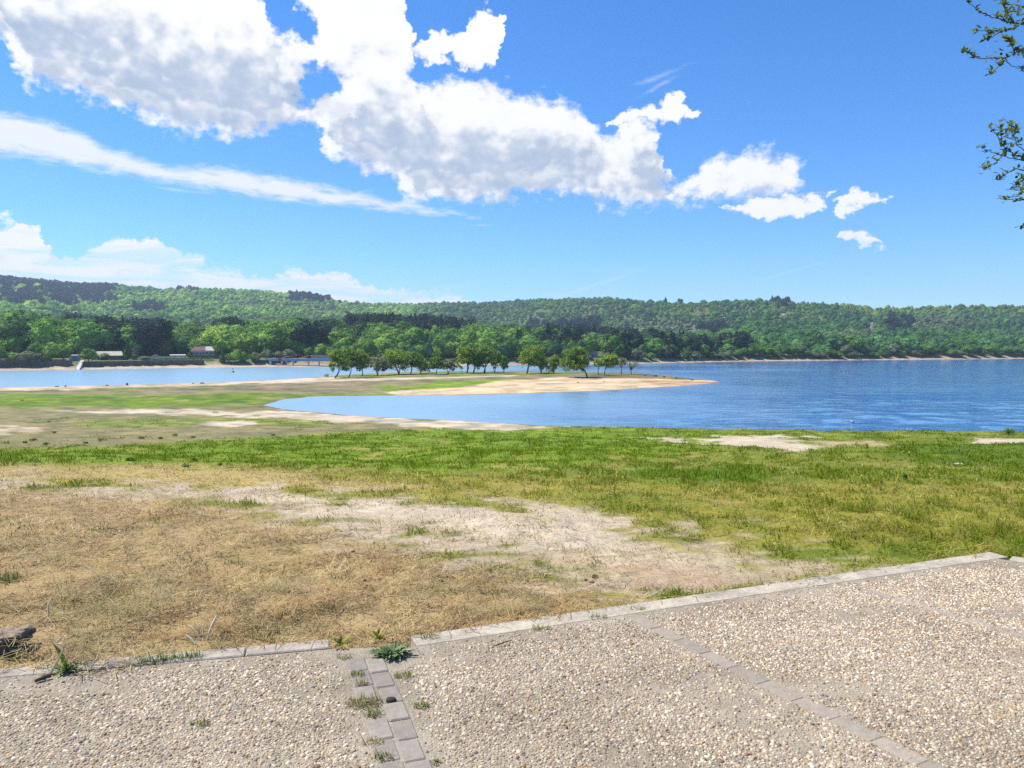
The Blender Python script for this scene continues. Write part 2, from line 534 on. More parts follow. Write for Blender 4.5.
SKY_K = 0.106
sky = g.n('ShaderNodeTexSky', {}, sky_type='NISHITA', sun_disc=False, sun_elevation=R(SUN_EL), sun_rotation=R(SUN_AZ), air_density=1.0, dust_density=0.0, ozone_density=4.5, altitude=600)
skyc = g.n('ShaderNodeHueSaturation', {'Hue': 0.5, 'Saturation': 1.15, 'Value': 1.0, 'Color': g.mix(1.0, sky, (0.83, 0.985, 1.20), 'MULTIPLY')})
k = 1.0 / SKY_K
c1 = g.mix(valpha, skyc, g.v('SCALE', (0.97, 0.985, 1.0), scale=k / EXPO))
c1 = g.mix(tr, c1, g.v('SCALE', (0.9, 0.95, 1.0), scale=k / EXPO))
above = g.ss(-1.0, 1.5, el)
c2 = g.mix(g.m('MULTIPLY', alpha, above), c1, g.v('SCALE', ccol, scale=k))
bg = g.n('ShaderNodeBackground', {'Color': c2, 'Strength': SKY_K})
wo = wd.node_tree.nodes.new('ShaderNodeOutputWorld'); wd.node_tree.links.new(bg, wo.inputs['Surface'])
# ------------------------------------------------------------------ the lie of the land
P2 = lambda pts, z=WATER_Z: [tuple(on_plane(px, py, z)[:2]) for px, py in pts]
SHORE_NEAR = P2([(2600, 440), (1500, 436), (1180, 434), (1024, 432.6), (960, 432.4), (900, 432), (850, 431.6), (800, 430.6), (750, 429.8), (700, 428.4), (650, 427.2), (600, 426.4), (540, 426), (500, 423), (470, 421), (420, 419), (360, 416), (320, 413), (295, 410.5), (275, 408), (262, 405.4),
                 (274, 402), (288, 399), (310, 396.8), (340, 396), (400, 395.6), (460, 395), (510, 394), (560, 392.5), (600, 391), (640, 388.5), (680, 386), (706, 384), (722, 382),
                 (712, 380.2), (690, 378.3), (665, 375.6), (640, 373.4), (600, 372.6), (560, 372.2), (500, 371.8), (440, 372.2), (400, 372.8), (360, 374.0), (335, 375.8), (300, 378.4), (260, 380.8), (200, 383.2), (150, 384.6), (100, 386), (50, 387.2), (0, 388), (-200, 392), (-700, 398)]) + [(-400, 20), (-400, -60), (400, -60)]
FS = np.array([(-900, 377), (-400, 373.6), (0, 370.8), (40, 370.2), (80, 369.8), (120, 369.0), (160, 368.2), (256, 367.0), (335, 366.5), (420, 366.0), (512, 365.2), (560, 364.4), (640, 363.6), (720, 361.8), (768, 361.0), (830, 360.4), (900, 359.6), (960, 359.3), (1024, 358.6), (1400, 356.5), (2000, 355)], float)
FSX, FSD = FS[:, 0], on_plane(FS[:, 0], FS[:, 1], WATER_Z)[:, 1]
SKYL = np.array([(-900, 274), (-300, 275), (0, 278), (30, 281), (75, 286), (120, 287), (160, 289), (200, 288), (256, 291), (295, 295), (340, 301), (370, 304), (400, 304.5), (440, 303), (480, 302), (512, 301), (545, 298), (580, 297), (610, 297), (640, 300), (690, 302), (715, 300), (745, 299), (780, 300), (800, 301), (850, 304), (890, 306), (950, 304), (990, 304), (1024, 303), (1300, 302), (2000, 303)], float)
RIDGE_D = np.array([(-900, 1500), (0, 1500), (260, 1600), (420, 1750), (520, 1500), (620, 1200), (800, 1050), (1024, 1000), (2000, 1000)], float)
KNOLL = np.array([(-900, 318), (0, 319), (60, 322), (130, 328), (200, 330), (256, 325), (330, 321), (420, 323), (480, 329), (540, 331), (600, 334), (660, 342), (720, 345), (2000, 345)], float)
SLOPE_Y = np.array([-50, 3.0, 4.3, 8, 14, 25, 45, 60, 70, 78, 400.])
SLOPE_Z = np.array([-0.05, -0.05, -0.05, -0.22, -0.75, -1.9, -4.05, -5.45, -6.0, -6.4, -6.4])


def smooth_interp(x, xs, ys, w):
    return (np.interp(x - w, xs, ys) + 2 * np.interp(x, xs, ys) + np.interp(x + w, xs, ys)) / 4


def land_near(x, y):
    s = sdist(SHORE_NEAR, x, y)
    s = s + (fbm(x / 3.5, y / 3.5, 3, 3) - 0.5) * 1.6 * sstep(40, 60, y)
    land = 0.75 * (1 - np.exp(-np.maximum(s, 0) / 11.0))
    slope = (smooth_interp(y, SLOPE_Y, SLOPE_Z, 1.2) - WATER_Z) * np.clip(s / 5, 0, 1)
    near = sstep(95, 75, y)
    slope = slope * near
    h = np.maximum(land, slope) + 0.12 * np.exp(-((land - slope) / 0.35) ** 2) * near * np.clip(s / 8, 0, 1)
    h = np.where(s < 0, np.maximum(s * 0.10, -2.5), h)
    far = np.clip(s / 6, 0, 1)
    b = (fbm(x / 5.0, y / 5.0, 3, 5) - 0.5) * 0.30 * sstep(9, 22, y) * far
    b = b + (fbm(x / 1.7, y / 2.3, 3, 7) - 0.5) * 0.34 * sstep(14, 22, y) * sstep(75, 60, y) * far
    b = b + (fbm(x / 1.1, y / 1.1, 3, 9) - 0.5) * 0.11 * sstep(4.4, 7.0, y) * far
    b = b + (fbm(x / 0.22, y / 0.22, 3, 12) - 0.5) * 0.055 * sstep(3.9, 5.2, y) * sstep(16, 10, y)
    return WATER_Z + h + b


def land_far(x, y):
    c = W / 2 + F * x / np.maximum(y, 1)
    d0 = np.interp(c, FSX, FSD)
    s = y - d0
    dr = np.interp(c, RIDGE_D[:, 0], RIDGE_D[:, 1])
    zr = CAM_Z + (HORIZON - np.interp(c, SKYL[:, 0], SKYL[:, 1])) / F * dr - 7.0
    dk = d0 + np.interp(c, [0, 500, 640, 720, 1100], [215, 215, 190, 230, 260])
    zk = CAM_Z + (HORIZON - np.interp(c, KNOLL[:, 0], KNOLL[:, 1])) / F * dk - 8.0
    zk = np.where(c > 640, np.interp(c, [640, 760], [1, 0]) * zk + np.interp(c, [640, 760], [0, 1]) * (WATER_Z + 4 + (zr - WATER_Z) * 0.16), zk)
    dv = dk + np.interp(c, [0, 560, 700], [150, 150, 60])
    zv = zk + np.interp(c, [0, 480, 640, 760], [-1.5, -4.0, -2.0, 6.0])
    bank = WATER_Z + 0.7 * (1 - np.exp(-np.maximum(s, 0) / 4)) + 1.8 * sstep(7, 10, s) + 1.0 * sstep(14, 40, s)
    t1 = sstep(18, 1, 0) * 0 + sstep(0, 1, np.clip((y - d0 - 16) / np.maximum(dk - d0 - 16, 1), 0, 1))
    z = bank + (zk - bank) * t1
    t2 = sstep(0, 1, np.clip((y - dk) / (dv - dk), 0, 1)); z = z + (zv - zk) * t2
    q = np.clip((y - dv) / (dr - dv), 0, 1)
    t3 = 0.55 * q + 0.45 * sstep(0, 1, q); z = z + (zr - zv) * t3
    bumps = (fbm(x / 120., y / 160., 3, 31) - 0.5) * 26 + (fbm(x / 40., y / 60., 2, 33) - 0.5) * 7
    z = z + bumps * np.clip((y - dk) / 200, 0, 1) * np.clip((dr - y) / 260, 0.08, 1)
    z = z - np.clip(y - dr, 0, 700) * 0.05
    return np.where(s < 0, WATER_Z + np.maximum(s * 0.15, -2.5), z)


def ground_at(px, py, fn=land_near, far=320.0, start=2.5):
    """where the sight line of a photograph pixel meets the land"""
    dx, dy, dz = ray(px, py)
    ts = np.exp(np.linspace(math.log(start), math.log(far), 1400))
    zz = CAM_Z + dz * ts
    g_ = fn(dx * ts, ts)
    hit = np.nonzero(zz <= g_)[0]
    i = hit[0] if len(hit) else len(ts) - 1
    if 0 < i < len(ts):
        a, b = ts[i - 1], ts[i]
        for _ in range(24):
            m_ = (a + b) / 2
            if CAM_Z + dz * m_ <= fn(np.array([dx * m_]), np.array([m_]))[0]: b = m_
            else: a = m_
        t = b
    else: t = ts[i]
    return Vector((float(dx * t), float(t), float(fn(np.array([dx * t]), np.array([t]))[0])))


# ------------------------------------------------------------------ what grows where
HAY, DIRT, SAND, PALE = (0.32, 0.225, 0.105), (0.40, 0.315, 0.205), (0.53, 0.385, 0.225), (0.46, 0.375, 0.26)
GREEN, OLIVE, BROWN, OCHRE, MUD = (0.135, 0.20, 0.005), (0.165, 0.18, 0.045), (0.205, 0.165, 0.09), (0.36, 0.27, 0.085), (0.24, 0.19, 0.13)
DKGREEN = (0.085, 0.13, 0.006)
# polygons on the photograph's ground: (outline, colour, ragged edge in rows, softness in rows, grass, straw, cover)
ZONES = [
    ([(-400, 446), (200, 440), (420, 428), (1400, 428), (1400, 700), (-400, 700)], (0.145, 0.17, 0.016), 3, 5, 0.9, 0.15, 0.9),
    # olive and ochre stubble below the green belt
    ([(-400, 463), (0, 463), (200, 464), (400, 470), (560, 478), (700, 482), (1400, 486), (1400, 520), (1024, 545), (850, 545), (640, 520), (400, 500), (0, 484), (-400, 484)], (0.22, 0.20, 0.026), 4, 5, 0.70, 0.34, 0.8),
    ([(0, 465), (210, 468), (420, 484), (420, 490), (240, 487), (0, 480), (-300, 480), (-300, 465)], OCHRE, 4, 4, 0.25, 0.6, 0.6),
    ([(640, 525), (760, 500), (1400, 505), (1400, 600), (1024, 560), (850, 552), (700, 545)], (0.20, 0.19, 0.022), 6, 6, 0.72, 0.34, 0.75),
    # hay
    ([(-500, 486), (0, 484), (120, 492), (250, 506), (330, 528), (420, 550), (520, 574), (600, 588), (640, 610), (400, 660), (330, 665), (0, 700), (-500, 720)], HAY, 5, 6, 0.33, 1.0, 0.95),
    # the trodden path widening to bare ground
    ([(-400, 479), (0, 480), (100, 484), (200, 489), (300, 494), (400, 500), (480, 506), (560, 512), (640, 520), (690, 537), (770, 546), (860, 553), (860, 566), (780, 575), (700, 592), (620, 596), (560, 584), (480, 566), (410, 548), (340, 530), (250, 508), (140, 496), (60, 489), (0, 486), (-400, 484)], DIRT, 13, 8, 0.24, 0.42, 0.2),
    ([(270, 496), (420, 504), (540, 512), (640, 524), (650, 545), (560, 548), (460, 536), (360, 518)], PALE, 13, 8, 0.18, 0.28, 0.1),
    ([(600, 566), (690, 562), (720, 576), (680, 590), (640, 588)], (0.36, 0.262, 0.163), 5, 5, 0.06, 0.15, 0.1),
    # green belt
    ([(-400, 452), (0, 450), (120, 446), (240, 439), (330, 434), (420, 430), (560, 428), (700, 430), (760, 436), (720, 448), (640, 458), (560, 468), (480, 472), (400, 470), (300, 464), (200, 462), (100, 464), (0, 462), (-400, 462)], GREEN, 3.0, 3, 1.0, 0.02, 1.0),
    ([(900, 446), (960, 442), (1024, 442), (1300, 444), (1300, 470), (1024, 470), (960, 467), (880, 456)], DKGREEN, 2.5, 2, 1.0, 0.02, 1.0),
    ([(600, 470), (680, 462), (760, 470), (790, 482), (700, 484), (640, 480)], (0.095, 0.15, 0.007), 3, 4, 0.95, 0.05, 1.0),
    ([(740, 558), (800, 548), (860, 552), (820, 562)], (0.125, 0.165, 0.012), 3, 3, 0.8, 0.1, 0.9),
    ([(840, 552), (900, 545), (960, 540), (1300, 548), (1300, 580), (1024, 556), (985, 550), (900, 560)], (0.115, 0.155, 0.012), 4, 4, 0.8, 0.2, 0.9),
    ([(560, 495), (640, 490), (720, 500), (700, 514), (620, 512)], (0.15, 0.165, 0.016), 4, 4, 0.7, 0.3, 0.8),
    ([(748, 437), (790, 437), (808, 444), (800, 453), (770, 448), (720, 444), (660, 441), (640, 438)], PALE, 3.4, 1.2, 0.05, 0.03, 0.05),
    ([(980, 439), (1050, 440), (1050, 443), (975, 443)], PALE, 1.4, 0.6, 0, 0, 0),
    ([(808, 441), (880, 441), (900, 446), (830, 447)], (0.34, 0.27, 0.13), 1.0, 1.2, 0.3, 0.1, 0.3),
    # the dried out flats on the left
    ([(-400, 452), (0, 449), (120, 445), (240, 438), (330, 433), (420, 429), (400, 420), (300, 410), (250, 405), (-400, 407)], (0.20, 0.17, 0.075), 2.0, 1.5, 0.3, 0.1, 0.45),
    ([(70, 425), (150, 418), (260, 417), (330, 420), (350, 424), (200, 427), (80, 428)], (0.15, 0.185, 0.03), 2.5, 1.2, 0.6, 0.05, 0.8),
    ([(40, 411), (160, 409.5), (256, 411), (330, 414), (420, 419.5), (480, 421.5), (560, 426), (540, 430), (470, 428.5), (400, 424), (330, 420.5), (240, 417), (160, 413.5), (90, 413)], PALE, 2.6, 0.9, 0.02, 0, 0.02),
    ([(190, 423), (240, 421.5), (262, 424), (230, 427), (196, 426)], PALE, 1.8, 0.7, 0.0, 0, 0.0),
    ([(-100, 428), (40, 427), (46, 431), (0, 434), (-100, 434)], (0.40, 0.31, 0.20), 3.0, 1.0, 0.05, 0, 0.05),
    ([(-400, 395), (0, 393.5), (60, 392.4), (130, 396), (250, 393), (330, 391), (345, 394), (290, 397.5), (262, 404), (180, 406), (60, 407.5), (-400, 409)], (0.11, 0.175, 0.007), 4.0, 1.0, 0.9, 0.0, 0.9),
    ([(-400, 395), (0, 393), (120, 390), (260, 387), (400, 388), (300, 391.4), (160, 394), (60, 393), (-400, 398)], BROWN, 1.6, 0.9, 0.2, 0.05, 0.3),
    ([(-400, 388), (0, 386), (100, 384), (200, 381), (260, 378.5), (340, 377), (340, 379.5), (260, 383), (200, 385.6), (100, 388.4), (0, 391), (-400, 396)], (0.47, 0.355, 0.235), 0.9, 0.6, 0.05, 0, 0.05),
    # spit: brown turf, green patches, the track, the beach
    ([(240, 384), (330, 380), (480, 377), (560, 375.5), (660, 374), (700, 377), (600, 379), (520, 381), (470, 388), (380, 391), (300, 394), (250, 392)], BROWN, 1.4, 0.8, 0.25, 0.05, 0.35),
    ([(360, 387), (420, 383), (470, 379.5), (500, 379), (525, 381), (480, 388), (430, 392), (390, 391)], (0.16, 0.235, 0.018), 3.0, 0.8, 0.8, 0, 0.8),
    ([(300, 379.5), (350, 378.5), (420, 377.5), (520, 374.8), (520, 376), (450, 378.4), (400, 380), (330, 381.5), (260, 384), (260, 382)], (0.50, 0.40, 0.28), 0.3, 0.5, 0, 0, 0),
    ([(385, 392.2), (430, 390), (470, 386), (500, 381), (560, 377.6), (600, 378.4), (640, 378.4), (690, 379.5), (740, 381), (720, 384), (640, 390), (560, 394), (470, 397), (400, 397)], SAND, 0.8, 0.6, 0.0, 0, 0.0),
    ([(585, 376), (600, 374.2), (640, 374.0), (662, 375.0), (700, 378.5), (712, 380.4), (690, 379.6), (650, 378.2), (600, 378.3)], (0.16, 0.12, 0.06), 0.3, 0.4, 0.2, 0, 0.4),
    ([(640, 381), (690, 380), (722, 381.6), (715, 384.5), (690, 385), (660, 386)], (0.42, 0.26, 0.14), 0.3, 0.6, 0, 0, 0),
]


def zone_eval(x, y, z):
    px, py = pix(x, y, z)
    n1 = fbm(px / 34., py / 5.0, 4, 41) - 0.5
    n2 = fbm(x * 1.3, y * 1.3, 4, 43) - 0.5
    n3 = fbm(px / 13., py / 1.5, 3, 45) - 0.5
    n = (1.3 * n1 + 0.9 * n2 * sstep(60, 15, y) + 0.9 * n3 * sstep(18, 45, y)) * 2
    N = x.shape[0]
    col = np.tile(np.array(OLIVE), (N, 1)); gr = np.full(N, 0.5); st = np.full(N, 0.1); cv = np.full(N, 0.5)
    for poly, c, rag, soft, g_, s_, v_ in ZONES:
        d = sdist([(a / 8.0, b) for a, b in poly], px / 8.0, py)
        w = sstep(-soft, soft, d + n * rag)[:, None]
        col = col * (1 - w) + np.array(c) * w
        w = w[:, 0]
        gr = gr * (1 - w) + g_ * w; st = st * (1 - w) + s_ * w; cv = cv * (1 - w) + v_ * w
    # patchy: grass thins to bare earth and thickens to tussocks
    m1 = fbm(x / 0.9, y / 1.6, 4, 51); m2 = fbm(x / 0.28, y / 0.40, 3, 53); m3 = fbm(x / 4.5, y / 7.5, 4, 55)
    mm = 0.42 * m1 + 0.22 * m2 * sstep(30, 10, y) + 0.36 * m3 + 0.11 * sstep(10, 30, y)
    tilt = (mm - 0.5)
    patch = sstep(0.06, 0.20, tilt) * (gr > 0.02) * sstep(0.05, 0.35, gr)
    dry = sstep(0.05, 0.20, -tilt) * sstep(0.1, 0.5, gr)
    gr = np.clip(gr + 0.5 * patch - 0.5 * dry, 0, 1)
    col = col * (1 - 0.5 * patch[:, None]) + np.array(DKGREEN) * 0.5 * patch[:, None]
    col = col * (1 - 0.48 * dry[:, None]) + np.array(OCHRE) * 0.48 * dry[:, None]
    fv = fbm(px / 17., py / 1.3, 4, 47)[:, None] - 0.5
    col = np.clip(col * (1 + fv * np.array([1.5, 1.15, 1.3]) * sstep(30, 70, y)[:, None]), 0.01, 0.8)
    return col, gr, st, cv, mm


# ------------------------------------------------------------------ ground sheet
def ground_material():
    g, surf = mat("ground_soil")
    c = g.attr("tone")
    p = g.pos()
    cover = g.attr("cover", out=2)
    dist = g.v('LENGTH', p)
    fine = g.noise(p, 38, 5, 0.65)
    mid = g.noise(p, 7, 5, 0.6)
    big = g.noise(p, 0.9, 5, 0.62)
    k = g.m('ADD', g.m('MULTIPLY', fine, 0.5), g.m('MULTIPLY', mid, 0.5))
    k = g.rng(k, 0.33, 0.67, 0.68, 1.30)
    kb = g.rng(big, 0.3, 0.7, 0.84, 1.16)
    k = g.m('MULTIPLY', k, kb)
    c = g.mix(1.0, c, g.n('ShaderNodeCombineColor', {0: k, 1: k, 2: k}), 'MULTIPLY')
    # pebbles and crumbs on the bare parts
    vo = g.n('ShaderNodeTexVoronoi', {'Vector': p, 'Scale': 46.0, 'Randomness': 1.0}, out=None)
    peb = g.m('MULTIPLY', g.m('GREATER_THAN', g.n('ShaderNodeSeparateColor', {0: vo.outputs['Color']}), 0.86), g.m('LESS_THAN', vo.outputs['Distance'], 0.36))
    peb = g.m('MULTIPLY', peb, g.m('SUBTRACT', 1.0, cover))
    c = g.mix(g.m('MULTIPLY', peb, 0.6), c, (0.5, 0.46, 0.4))
    h = g.m('ADD', g.m('MULTIPLY', fine, 0.4), g.m('ADD', mid, g.m('MULTIPLY', peb, 0.3)))
    nrm = g.bump(h, 0.55, 0.03)
    return surf(bsdf(g, c, 0.92, nrm, 0.15))


def polar_grid(rows, cmin, cmax, ncol, fn):
    c = np.tan(np.linspace(math.atan(cmin), math.atan(cmax), ncol))
    Y, C = np.meshgrid(rows, c, indexing='ij')
    X = Y * C
    x, y = X.ravel(), Y.ravel()
    z = fn(x, y)
    n, m_ = len(rows), ncol
    i = np.arange(n - 1)[:, None] * m_ + np.arange(m_ - 1)[None, :]
    f = np.stack([i, i + 1, i + 1 + m_, i + m_], -1).reshape(-1, 4)
    return x, y, z, f


rows = np.concatenate([np.linspace(0.4, 3.6, 24), np.exp(np.linspace(math.log(3.7), math.log(26), 420)), np.exp(np.linspace(math.log(26.2), math.log(330), 420))])
gx, gy, gz, gf = polar_grid(rows, -1.6, 1.6, 620, land_near)
gcol, ggr, gst, gcv, gmm = zone_eval(gx, gy, gz)
shore = sdist(SHORE_NEAR, gx, gy)
wet = sstep(1.2, -0.3, shore)[:, None]
gcol = gcol * (1 - wet) + np.array((0.17, 0.13, 0.085)) * wet
mg = ground_material()
ground = tag(link("ground", mesh_np("ground", np.stack([gx, gy, gz], -1), [gf], mg, True, gcol, attrs={"cover": gcv})), kind='structure')

# ------------------------------------------------------------------ far hills (bare slopes under the woods)
hr = np.exp(np.linspace(math.log(190), math.log(2600), 260))
hx, hy, hz, hf = polar_grid(hr, -1.15, 1.15, 520, land_far)
hc = W / 2 + F * hx / hy
hs = hy - np.interp(hc, FSX, FSD)
hn = fbm(hx / 30, hy / 45, 4, 61)
hcol = np.array((0.085, 0.115, 0.030)) + (hn[:, None] - 0.4) * np.array((0.05, 0.06, 0.02))
beach = sstep(9.5, 7.5, hs)[:, None]
hcol = np.clip(hcol * (1 - beach) + np.array((0.40, 0.30, 0.20)) * beach * (0.75 + 0.5 * hn[:, None]), 0.01, 1)
gpat = (sstep(0.2, 0.5, fbm(hx / 9, hy / 6, 3, 63)) * sstep(5, 8, hs) * sstep(12, 9, hs))[:, None] * 0.6
hcol = hcol * (1 - gpat) + np.array((0.07, 0.12, 0.02)) * gpat
mh = toned("hill_soil", 0.95, noise_scale=0.35, noise_amt=0.3)
hills = tag(link("hills", mesh_np("hills", np.stack([hx, hy, hz], -1), [hf], mh, True, hcol)), kind='structure')

# ------------------------------------------------------------------ water
def water_material():
    g, surf = mat("lake_water")
    p = g.pos()
    s = g.n('ShaderNodeSeparateXYZ', {0: p}, out=None).outputs
    # sheltered arm on the left, open breezy water on the right
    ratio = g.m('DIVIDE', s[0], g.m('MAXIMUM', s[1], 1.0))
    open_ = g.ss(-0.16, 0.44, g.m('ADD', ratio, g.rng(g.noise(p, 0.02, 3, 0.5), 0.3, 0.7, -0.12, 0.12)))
    pw = g.n('ShaderNodeMapping', {'Vector': p, 'Rotation': (0, 0, R(8)), 'Scale': (0.42, 1.0, 1.0)})
    w1 = g.noise(pw, 0.50, 4, 0.6)
    w3 = g.noise(pw, 0.07, 3, 0.6)
    h = g.m('ADD', w1, g.m('MULTIPLY', w3, 1.2))
    gust = g.noise(g.n('ShaderNodeMapping', {'Vector': p, 'Scale': (0.35, 1.0, 1.0)}), 0.045, 3, 0.6)
    rip = g.noise(g.n('ShaderNodeMapping', {'Vector': p, 'Rotation': (0, 0, R(-6)), 'Scale': (0.8, 1.0, 1.0)}), 0.30, 5, 0.66)
    rip = g.m('ADD', g.m('MULTIPLY', rip, 0.72), g.m('MULTIPLY', gust, 0.28))
    st = g.m('MULTIPLY', g.rng(open_, 0, 1, 0.20, 0.62), g.rng(rip, 0.42, 0.60, 0.05, 1.9))
    nd = g.n('ShaderNodeBump', {'Height': h, 'Strength': st, 'Distance': 0.6})
    col = g.mix(open_, (0.22, 0.36, 0.46), (0.012, 0.105, 0.28))  # reflected sky painted into the base colour: pale where calm, deep where open
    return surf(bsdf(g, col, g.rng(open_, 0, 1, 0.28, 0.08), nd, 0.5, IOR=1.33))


wm = MB()
wm.poly([(-900, 30, WATER_Z), (900, 30, WATER_Z), (1500, 700, WATER_Z), (-1500, 700, WATER_Z)])
lake = tag(wm.build("lake_water", water_material()), kind='structure')
# ------------------------------------------------------------------ the paved terrace
Q = lambda px, py: on_plane(px, py, 0.0)[:2]
KL0, KL1 = Q(-60, 674), Q(330, 640.5)
KR0, KR1, KR2 = Q(410, 636.5), Q(988, 552.5), Q(1120, 573)
KW = 0.15


def inward(a, b, w):
    d = (b - a) / np.linalg.norm(b - a)
    return np.array([d[1], -d[0]]) * w          # to the right of a->b, towards the camera


nl = inward(KL0, KL1, KW * 0.82); nr = inward(KR0, KR1, KW); ne = inward(KR1, KR2, KW)
KL2 = KL0 + (KL0 - KL1) / np.linalg.norm(KL0 - KL1) * 5
KR3 = KR2 + (KR2 - KR1) / np.linalg.norm(KR2 - KR1) * 3
mid = (KL1 + KR0) / 2
u_r = (KR1 - KR0) / np.linalg.norm(KR1 - KR0); u_e = (KR2 - KR1) / np.linalg.norm(KR2 - KR1)
_t = np.linalg.solve(np.stack([u_r, -u_e], 1), (KR1 + ne) - (KR0 + nr)); INNER = KR0 + nr + u_r * _t[0]
PATIO = [tuple(KL2), tuple(KL1), tuple(KR0), tuple(KR1), tuple(KR3), (KR3[0] + 1, -5.0), (KL2[0], -5.0)]
PAV_IN = [tuple(KL2 + nl), tuple(KL1 + nl), tuple(KR0 + nr), tuple(INNER), tuple(KR3 + ne), (KR3[0] + 1, -5.0), (KL2[0], -5.0)]


def concrete():
    g, surf = mat("washed_concrete")
    p = g.pos()
    big = g.noise(p, 1.3, 5, 0.6); mid_ = g.noise(p, 9, 5, 0.65); fine = g.noise(p, 160, 3, 0.6)
    c = g.mix(g.ss(0.35, 0.65, big), (0.255, 0.205, 0.135), (0.38, 0.315, 0.22))
    vo = g.n('ShaderNodeTexVoronoi', {'Vector': p, 'Scale': 130.0}, out=None)
    sp = g.n('ShaderNodeSeparateColor', {0: vo.outputs['Color']}, out=None).outputs
    grit = g.mix(sp[0], (0.16, 0.13, 0.10), (0.55, 0.49, 0.40))
    c = g.mix(g.m('MULTIPLY', g.m('LESS_THAN', vo.outputs['Distance'], 0.42), 0.75), c, grit)
    k = g.rng(g.m('ADD', g.m('MULTIPLY', mid_, 0.6), g.m('MULTIPLY', fine, 0.4)), 0.3, 0.7, 0.70, 1.26)
    c = g.mix(1.0, c, g.n('ShaderNodeCombineColor', {0: k, 1: k, 2: k}), 'MULTIPLY')
    nrm = g.bump(g.m('ADD', g.m('SUBTRACT', 0.5, vo.outputs['Distance']), fine), 0.7, 0.006)
    return surf(bsdf(g, c, 0.88, nrm, 0.2))


m_conc = concrete()
pv = MB()
pv.prism(PAV_IN[::-1], -0.30, 0.0)
patio = tag(pv.build("terrace_pavement", m_conc), kind='structure')

m_kerb = plain("kerb_concrete", (0.40, 0.345, 0.26), 0.92, 0.34, 5.0, 0.8)
m_kerbl = plain("kerb_stone", (0.36, 0.31, 0.24), 0.9, 0.34, 7.0, 0.8)


def strip(mb, a, b, w, seg, z0, z1, gap=0.012, jit=0.0, skip=(), col=(1, 1, 1)):
    d = b - a; L = np.linalg.norm(d); d = d / L; n_ = np.array([d[1], -d[0]])
    m_ = max(1, int(round(L / seg)))
    for i in range(m_):
        if i in skip: continue
        c = a + d * (i + 0.5) * L / m_ + n_ * (w / 2 + random.uniform(-jit, jit) * 0.6)
        s = random.uniform(0.86, 1.1)
        h = random.uniform(-jit, jit)
        mb.box((c[0], c[1], (z0 + z1) / 2 + h * 0.3), (L / m_ - gap, w - (gap * 0.7 if jit > 0.005 else 0.001), z1 - z0), math.atan2(d[1], d[0]) + random.uniform(-jit, jit) * 0.9, np.array(col) * s, bev=0.006 if jit > 0.005 else 0.0025,
               tilt=(random.uniform(-jit, jit) * 0.8, Vector((1, 0, 0))))


kr = MB()
strip(kr, KR0, KR1 + (KR1 - KR0) / np.linalg.norm(KR1 - KR0) * 0.02, KW, 1.62, -0.30, 0.003, 0.004)
strip(kr, KR1 - nr * 0 + (KR2 - KR1) / np.linalg.norm(KR2 - KR1) * 0.16, KR3, KW, 1.5, -0.30, 0.003, 0.004)
tag(kr.build("kerb", m_kerb, smooth=False), kind='structure')
kl = MB()
strip(kl, KL2, KL1, KW * 0.82, 0.42, -0.30, 0.006, 0.006, 0.010, skip=(int(np.linalg.norm(KL1 - KL2) / 0.42) - 5,))
tag(kl.build("kerb", m_kerbl, smooth=False), kind='structure')

# brick courses let into the terrace
def brick_mat():
    g, surf = mat("grey_brick")
    c = g.attr("tone"); p = g.pos()
    n1 = g.noise(p, 22, 5, 0.65); n2 = g.noise(p, 190, 3, 0.6)
    k = g.rng(g.m('ADD', g.m('MULTIPLY', n1, 0.5), g.m('MULTIPLY', n2, 0.5)), 0.3, 0.7, 0.66, 1.30)
    c = g.mix(1.0, c, g.n('ShaderNodeCombineColor', {0: k, 1: k, 2: k}), 'MULTIPLY')
    return surf(bsdf(g, c, 0.9, g.bump(n2, 0.6, 0.006), 0.2))


m_brick = brick_mat()
BR = (0.285, 0.245, 0.198)
B1a, B1b = Q(364, 657), Q(405, 768); 
d1 = (B1b - B1a) / np.linalg.norm(B1b - B1a); n1_ = np.array([d1[1], -d1[0]])
B1b = B1a + d1 * 2.6
bm_ = MB()
wb = 0.098
strip(bm_, B1a - n1_ * 0.0 + d1 * 0.0, B1b, wb, 0.17, -0.07, 0.006, 0.008, 0.009, skip=(3,), col=BR)      # left of the travel = viewer's left course
strip(bm_, B1a - n1_ * wb + d1 * 0.05, B1b - n1_ * wb, wb, 0.17, -0.07, 0.006, 0.008, 0.009, col=BR)
tag(bm_.build("brick_path", m_brick), kind='structure')
B2a, B2b = Q(640, 616), Q(946, 768)
d2 = (B2b - B2a) / np.linalg.norm(B2b - B2a); B2b = B2a + d2 * 3.6
bm_ = MB(); strip(bm_, B2a, B2b, 0.085, 0.2, -0.07, 0.003, 0.004, 0.003, col=(0.335, 0.28, 0.215))
tag(bm_.build("brick_path", m_brick), kind='structure')
B3a, B3b = Q(866, 589), Q(1024, 634)
d3 = (B3b - B3a) / np.linalg.norm(B3b - B3a); B3b = B3a + d3 * 3.6
bm_ = MB(); strip(bm_, B3a, B3b, 0.06, 0.2, -0.07, 0.003, 0.004, 0.003, col=(0.345, 0.288, 0.22))
tag(bm_.build("brick_path", m_brick), kind='structure')


def line_dist(x, y, a, b):
    d = b - a; L2 = d @ d
    t = np.clip(((x - a[0]) * d[0] + (y - a[1]) * d[1]) / L2, 0, 1)
    return np.hypot(x - a[0] - d[0] * t, y - a[1] - d[1] * t)


